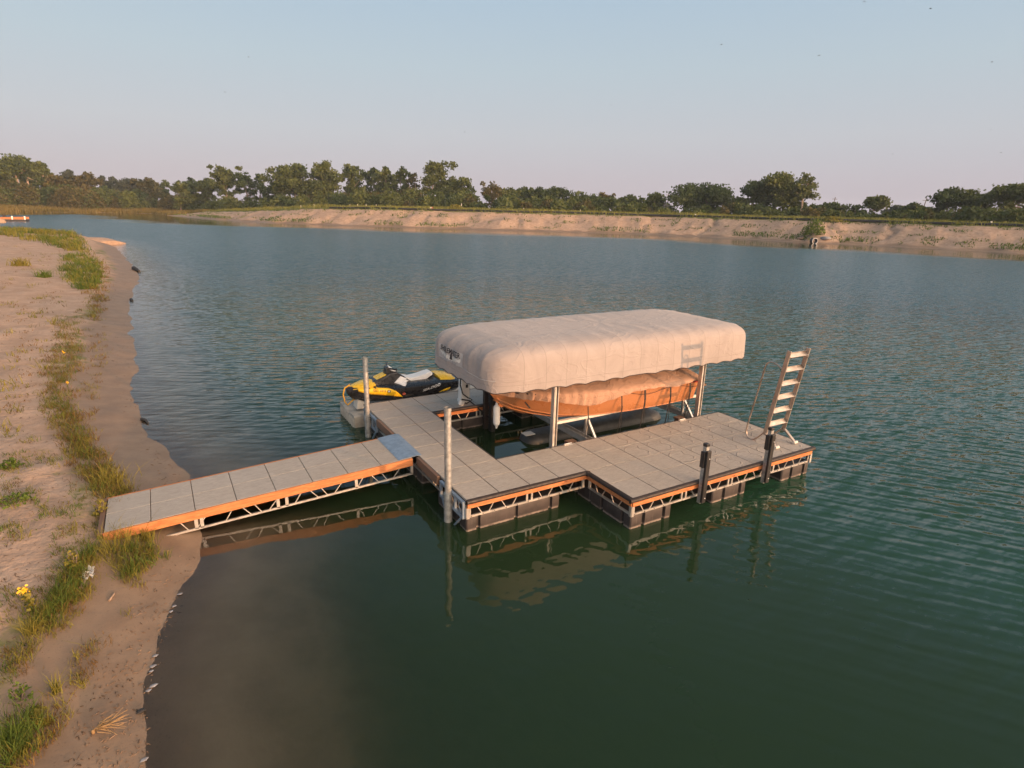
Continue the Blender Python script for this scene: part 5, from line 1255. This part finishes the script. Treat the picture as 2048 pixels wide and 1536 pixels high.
add_weeds('weedgreen', core, 270, 9, .08, .115, .012, .4, .30); add_weeds('weed', core, 320, 8, .09, .125, .009, .4, .25); add_weeds('weedbrown', core, 420, 8, .09, .12, .009, .4, .2)
add_weeds('weedbrown', outer, 420, 9, .06, .09, .012); add_weeds('weed', outer, 300, 10, .05, .10, .009)
up_ = [(125,510),(160,503),(205,520),(200,545),(180,575),(140,560),(120,545)]
add_weeds('weedgreen', up_, 320, 14, .14, .30, .03, .7); add_weeds('weed', up_, 180, 12, .14, .3, .025, .7)
band = [(0,455),(130,462),(150,468),(180,500),(120,490),(60,482),(0,475)]
add_weeds('weed', band, 420, 12, .3, .38, .06, 1.0); add_weeds('weedgreen', band, 180, 12, .3, .42, .06, 1.0)
add_weeds('weedgreen', [(0,451),(135,459),(130,464),(0,456)], 160, 12, .3, .45, .07, 1.0)
side = [(160,500),(215,520),(215,600),(190,640),(170,600)]
add_weeds('weedbrown', side, 240, 10, .12, .14, .02, .5); add_weeds('weed', side, 110, 10, .1, .14, .018, .5)
low = [(185,1085),(300,1062),(330,1080),(270,1120),(210,1150),(150,1180),(100,1240),(60,1285),(40,1270),(95,1190),(140,1120)]
add_weeds('weed', low, 340, 9, .06, .12, .007, .35, .25); add_weeds('weedgreen', low, 160, 12, .04, .17, .009); add_weeds('weedbrown', low, 160, 8, .05, .1, .008)
low2 = [(150,1180),(260,1120),(290,1140),(200,1260),(130,1400),(60,1500),(0,1536),(0,1290),(60,1280)]
add_weeds('weedbrown', low2, 380, 7, .04, .06, .007); add_weeds('weed', low2, 130, 10, .03, .12, .007)
flatp = [(0,860),(80,850),(150,960),(200,1020),(190,1090),(110,1190),(0,1330)]
add_weeds('weed', flatp, 330, 9, .05, .07, .009, .5); add_weeds('weedgreen', flatp, 120, 9, .05, .08, .010, .5); add_weeds('weedbrown', flatp, 220, 7, .05, .05, .008, .5)
bl = [(0,1340),(45,1370),(80,1440),(40,1500),(0,1530)]
add_weeds('weedgreen', bl, 60, 10, .04, .15, .008)
sparse = [(0,480),(160,500),(120,620),(60,760),(0,850)]
add_weeds('weed', sparse, 90, 10, .10, .16, .02, .8); add_weeds('weedbrown', sparse, 120, 7, .10, .08, .02, .8)
for key, L in weeds.items():
    off_ = 0; Vs, Fs, Ts_ = [], [], []
    for V_, F_, T_ in L: Vs.append(V_); Fs.append(F_+off_); Ts_.append(T_); off_ += len(V_)
    nm_ = {'weed': 'yellowish', 'weedgreen': 'fresh green', 'weedbrown': 'withered brown'}[key]
    tag(np_mesh('shore_weeds', np.concatenate(Vs), np.concatenate(Fs), M[key], {'tint': np.concatenate(Ts_)}), f'{nm_} grass and weeds scattered along the sandy shore', 'weeds', kind='stuff')
def grass_clump(px, py, label, n=160, rad=.12, hgt=.3, wid=.008, key='weed', z=.35, name='grass_clump', cat='grass clump'):
    p = on_ground(px, py); Q = np.tile(np.array(p), (n, 1)); Q[:, :2] += rng.normal(size=(n, 2))*rad*.6
    V_, F_, T_ = blades(Q, hgt, wid, np.clip(.5+.3*rng.normal(size=n), 0, 1), .5); o = np_mesh(name, V_, F_, M[key], {'tint': T_}); tag(o, label, cat)
grass_clump(235, 1092, 'tall yellow-green grass clump at the lower corner of the gangway end', 210, .3, .27)
grass_clump(295, 1080, 'thin grass clump against the orange gangway side', 110, .10, .2)
grass_clump(222, 965, 'tall bright grass clump above the gangway end', 170, .26, .27)
grass_clump(248, 985, 'green grass clump touching the upper edge of the gangway', 110, .16, .22)
grass_clump(22, 1490, 'green bunch of grass at the bottom left corner', 150, .13, .22, .008, 'weedgreen')
grass_clump(62, 1268, 'grass tuft at the lower end of the yellow weed strip', 90, .06, .2)
grass_clump(95, 1450, 'thin spiky tuft near the bottom left grass', 40, .04, .2)
grass_clump(112, 1385, 'leaning green tuft above the dead root clump', 60, .05, .18)
grass_clump(88, 555, 'small dark green tuft alone on the upper sand', 160, .3, .42, .03, 'weedgreen')
grass_clump(40, 532, 'round light green tuft near the left edge of the upper sand', 200, .4, .45, .04, 'weed')
p = on_ground(204, 1030); leafy_bush('leafy_weed', tuple(p), .12, .30, 130, 'weed', 'yellow leafy weed beside the beach end of the gangway', 'weed', .022)
p = on_ground(22, 935); leafy_bush('leafy_weed', tuple(p), .18, .16, 150, 'weedgreen', 'low dark leafy weed at the left edge above the gangway level', 'weed', .025)
p = on_ground(30, 1002); leafy_bush('leafy_weed', tuple(p), .26, .08, 150, 'weedgreen', 'flat creeping green weed at left level with the gangway end', 'weed', .022)
p = on_ground(150, 1140); leafy_bush('leafy_weed', tuple(p), .10, .30, 140, 'weed', 'yellow bushy weed left of the tall grass below the gangway', 'weed', .02)
p = on_ground(70, 1428); leafy_bush('leafy_weed', tuple(p), .09, .05, 40, 'weed', 'small yellow round-leaved weed near the bottom left', 'weed', .022)
p = on_ground(42, 1400); leafy_bush('leafy_weed', tuple(p), .10, .22, 90, 'weedgreen', 'feathery green weed left of the yellow round-leaved one', 'weed', .016)
p = on_ground(66, 1225); fw_ = thing('flowering_weed', tuple(p), 'weed with a bright yellow flower head at lower left', 'weed')
m = MB(); tip = p+Vector((-.05, .06, .30)); m.tube([p, p+Vector((-.02, .03, .16)), tip], [.006, .005, .004], 5); m.build('stem', M['weedgreen'], fw_)
n = 70; C = np.array(p)+np.outer(rng.random(n), np.array(tip-p))*.8+rng.normal(size=(n, 3))*.03; V_, F_, T_ = leaf_quads(C, .02, rng.random(n)); np_mesh('leaves', V_, F_, M['weed'], {'tint': T_}, fw_)
n = 40; C = np.array(tip)+rng.normal(size=(n, 3))*.028; V_, F_, T_ = leaf_quads(C, .016, rng.random(n)); np_mesh('flower', V_, F_, M['flower'], {'tint': T_}, fw_)
for q, lb in (((129, 718), 'tiny yellow flower in the weed strip, upper one'), ((137, 782), 'tiny yellow flower in the weed strip, lower one')):
    p = on_ground(*q); t = thing('flowering_weed', tuple(p), lb, 'weed'); n = 30; C = np.array(p)+np.array([0,0,.22])+rng.normal(size=(n, 3))*.016; V_, F_, T_ = leaf_quads(C, .012, rng.random(n)); np_mesh('flower', V_, F_, M['flower'], {'tint': T_}, t)
    m = MB(); m.tube([p, p+Vector((0,0,.22))], .006, 5); m.build('stem', M['weedgreen'], t)
# driftwood, litter, dead root
def stick(a, b, r0, r1, name, mat_, label, cat, bend=.02):
    pa, pb = on_ground(*a), on_ground(*b); pa.z += r0*.8; pb.z += r1*.8; mid = (pa+pb)/2+Vector((bend, bend, .01)); m = MB(); m.tube([pa, mid, pb], [r0, (r0+r1)/2, r1], 9); return tag(m.build(name, mat_, None, smooth=50), label, cat)
stick((163, 1180), (175, 1142), .030, .020, 'driftwood', M['driftwood'], 'short thick driftwood stick beside crumpled white film below the gangway', 'driftwood')
stick((219, 1203), (229, 1187), .014, .010, 'driftwood', M['driftwood'], 'thin pale driftwood stick on the wet sand below the gangway', 'driftwood')
p = on_ground(180, 1152); m = MB(); g = 9
for i in range(g):
    for j in range(g): m.v.append((p.x+(i/g-.5)*.16+.02*math.sin(j*2.1), p.y+(j/g-.5)*.34+.02*math.sin(i*1.7), p.z+.03+.055*abs(math.sin(i*2.3+j*1.9))))
for i in range(g-1):
    for j in range(g-1):
        if (i*3+j*5) % 7 > 1: m.f.append((i*g+j, (i+1)*g+j, (i+1)*g+j+1, i*g+j+1))
tag(m.build('plastic_film', M['film'], None, smooth=30), 'crumpled torn white plastic film beside the thick driftwood stick', 'litter')
p = on_ground(190, 1466); t = thing('dead_root', tuple(p), 'dry straw-coloured dead root clump lying on the wet sand', 'dead plant')
m = MB(); 
c0 = p+Vector((0,0,.03))
for i in range(26):
    a = rng.uniform(-.9, .5)+YAW*.6-.5; L = rng.uniform(.1, .30); e = c0+Vector((math.cos(a)*L, math.sin(a)*L, rng.uniform(-.02, .07))); md_ = c0.lerp(e, .5)+Vector((rng.normal()*.02, rng.normal()*.02, .02)); m.tube([c0, md_, e], [.006, .005, .002], 4)
m.build('strands', M['straw'], t)
m = MB(); m.lathe(tuple(c0-Vector((.01,.01,0))), [(0,-.03),(.014,-.02),(.019,.005),(.012,.02),(0,.024)], 8); m.build('root_ball', M['straw'], t, smooth=60)
STONES = [((360,1190),.035,'pale flat stone at the waterline nearest the gangway'),((349,1214),.030,'pale flat stone second below the gangway along the waterline'),((343,1225),.028,'pale flat stone just below another small one at the waterline'),((311,1313),.032,'round pale stone heading the cluster at the waterline'),((306,1334),.036,'largest pale stone in the middle of the waterline cluster'),((303,1344),.026,'small pale stone under the largest one at the waterline'),((307,1373),.042,'pale pointed stone with green weed at the waterline'),((297,1383),.03,'long pale stone below the pointed one at the waterline'),((289,1522),.038,'pale stone at the bottom edge of the waterline')]
for (q, r_, lb) in STONES: stone(q[0], q[1], r_, 'stone', M['stone'], lb, 'stone', (1.0, .75, .28), z=.012, grp='pale stones along the waterline')
stone(282, 1425, .045, 'stone', M['darkdebris'], 'dark stone at the waterline near the bottom of the photo', 'stone', (1, .8, .5), z=.02)
stick((268, 540), (279, 544), .16, .08, 'driftwood', M['darkdebris'], 'dark log lying at the far water edge of the beach', 'driftwood')
stick((284, 842), (296, 848), .045, .02, 'driftwood', M['darkdebris'], 'black debris piece at the water edge above the gangway', 'debris')
stick((262, 601), (265, 603), .07, .05, 'driftwood', M['darkdebris'], 'small dark lump at the water edge of the upper beach', 'debris')
# sand-coloured bluff at the point
p = on_ground(188, 478); m = MB()
tt = Vector((-.82, .57, 0)); nn = Vector((.57, .82, 0)); rings = []
for i in range(9):
    f = i/8; c = Vector((-9.2, 77.5, 0))+tt*(f*4.2-.8); hh = 0.85*math.sin(math.pi*min(.98, .12+.8*f))**.6; rings.append([tuple(c+nn*a+Vector((0,0,b*hh))) for a, b in ((-1.9, -.2), (-1.55, .55), (-1.1, .92), (.4, 1.0), (2.0, .9), (3.5, .2), (3.5, -.3))])
m.loft(rings); tag(m.build('sand_bank', M['sandlump'], None, smooth=40), 'low eroded sand lump lit orange at the end of the beach', kind='structure')
# ================================================================== BIRDS
BIRDS = [(1443,89,60),(1638,111,60),(1984,124,75),(1861,17,62),(1729,3,70),(930,264,80),(1222,210,85),(450,184,70),(497,114,85),(2002,305,90),(1785,308,90),(1981,260,95)]
for i, (px, py, ds) in enumerate(BIRDS):
    ds *= 1.3
    c = CAM+ray(px, py).normalized()*ds; a = rng.random()*6.28; f_ = Vector((math.cos(a), math.sin(a), 0)); s_ = Vector((-f_.y, f_.x, 0)); dz = Vector((0,0,1)); fl = rng.uniform(-.3, .6)
    m = MB(); m.loft([[tuple(c+f_*q+s_*r_*math.cos(b)+dz*r_*math.sin(b)) for b in np.linspace(0, 6.283, 7)[:-1]] for q, r_ in ((-.13,.006),(-.06,.025),(.03,.032),(.08,.022),(.11,.004))])
    for w_ in (-1, 1):
        p0, p1, p2 = c+s_*w_*.02, c+s_*w_*.10+dz*.05*fl*2+f_*.02, c+s_*w_*.22+dz*.02*fl-f_*.05
        m.loft([[tuple(p+f_*.035*k), tuple(p+dz*.006), tuple(p-f_*.045*k), tuple(p-dz*.006)] for p, k in ((p0, 1), (p1, .9), (p2, .15))])
    tag(m.build('bird', M['bird'], None), 'small dark bird flying high in the pale evening sky', 'bird', 'birds in the sky')
# small twigs, bark and pebbles washed up on the near beach
Pd = []
for poly, n in (([(205,520),(270,545),(262,700),(290,860),(380,955),(330,975),(240,800),(205,650)], 260), ([(300,1070),(390,1085),(360,1180),(300,1330),(280,1536),(120,1536),(150,1400),(230,1250),(290,1130)], 420), ([(0,480),(150,500),(110,640),(90,800),(200,1030),(180,1090),(60,1280),(0,1330)], 380)):
    Pd.append(px_poly_points(poly, n, .25))
Pd = np.concatenate(Pd); md = MB()
for q in Pd:
    L = abs(rng.normal())*.016+.005; a = rng.random()*6.28; w_ = .003+.004*rng.random(); c = Vector(q)+Vector((0, 0, .003)); dx = Vector((math.cos(a), math.sin(a), 0))*L
    md.tube([c-dx, c+Vector((0, 0, .004)), c+dx], [w_*.6, w_, w_*.5], 4)
tag(md.build('beach_debris', simple('twig_litter', (.15,.10,.065), .85, .6, 3), None), 'tiny dark twigs and pebbles scattered on the wet sand', 'debris', kind='stuff')

# ================================================================== EVENING HAZE
hz = NT('evening_haze'); hz.t.nodes.remove(hz.p)
pv = hz.n('VolumePrincipled', i_Density=HAZE); pv.inputs['Color'].default_value = (.70, .84, 1.0, 1); hz.t.links.new(pv.outputs[0], hz.out.inputs['Volume'])
m = MB(); m.box((CAM.x, CAM.y, 22.), (3030, 3030, 54.)); tag(m.build('haze', hz.m, None), kind='stuff')
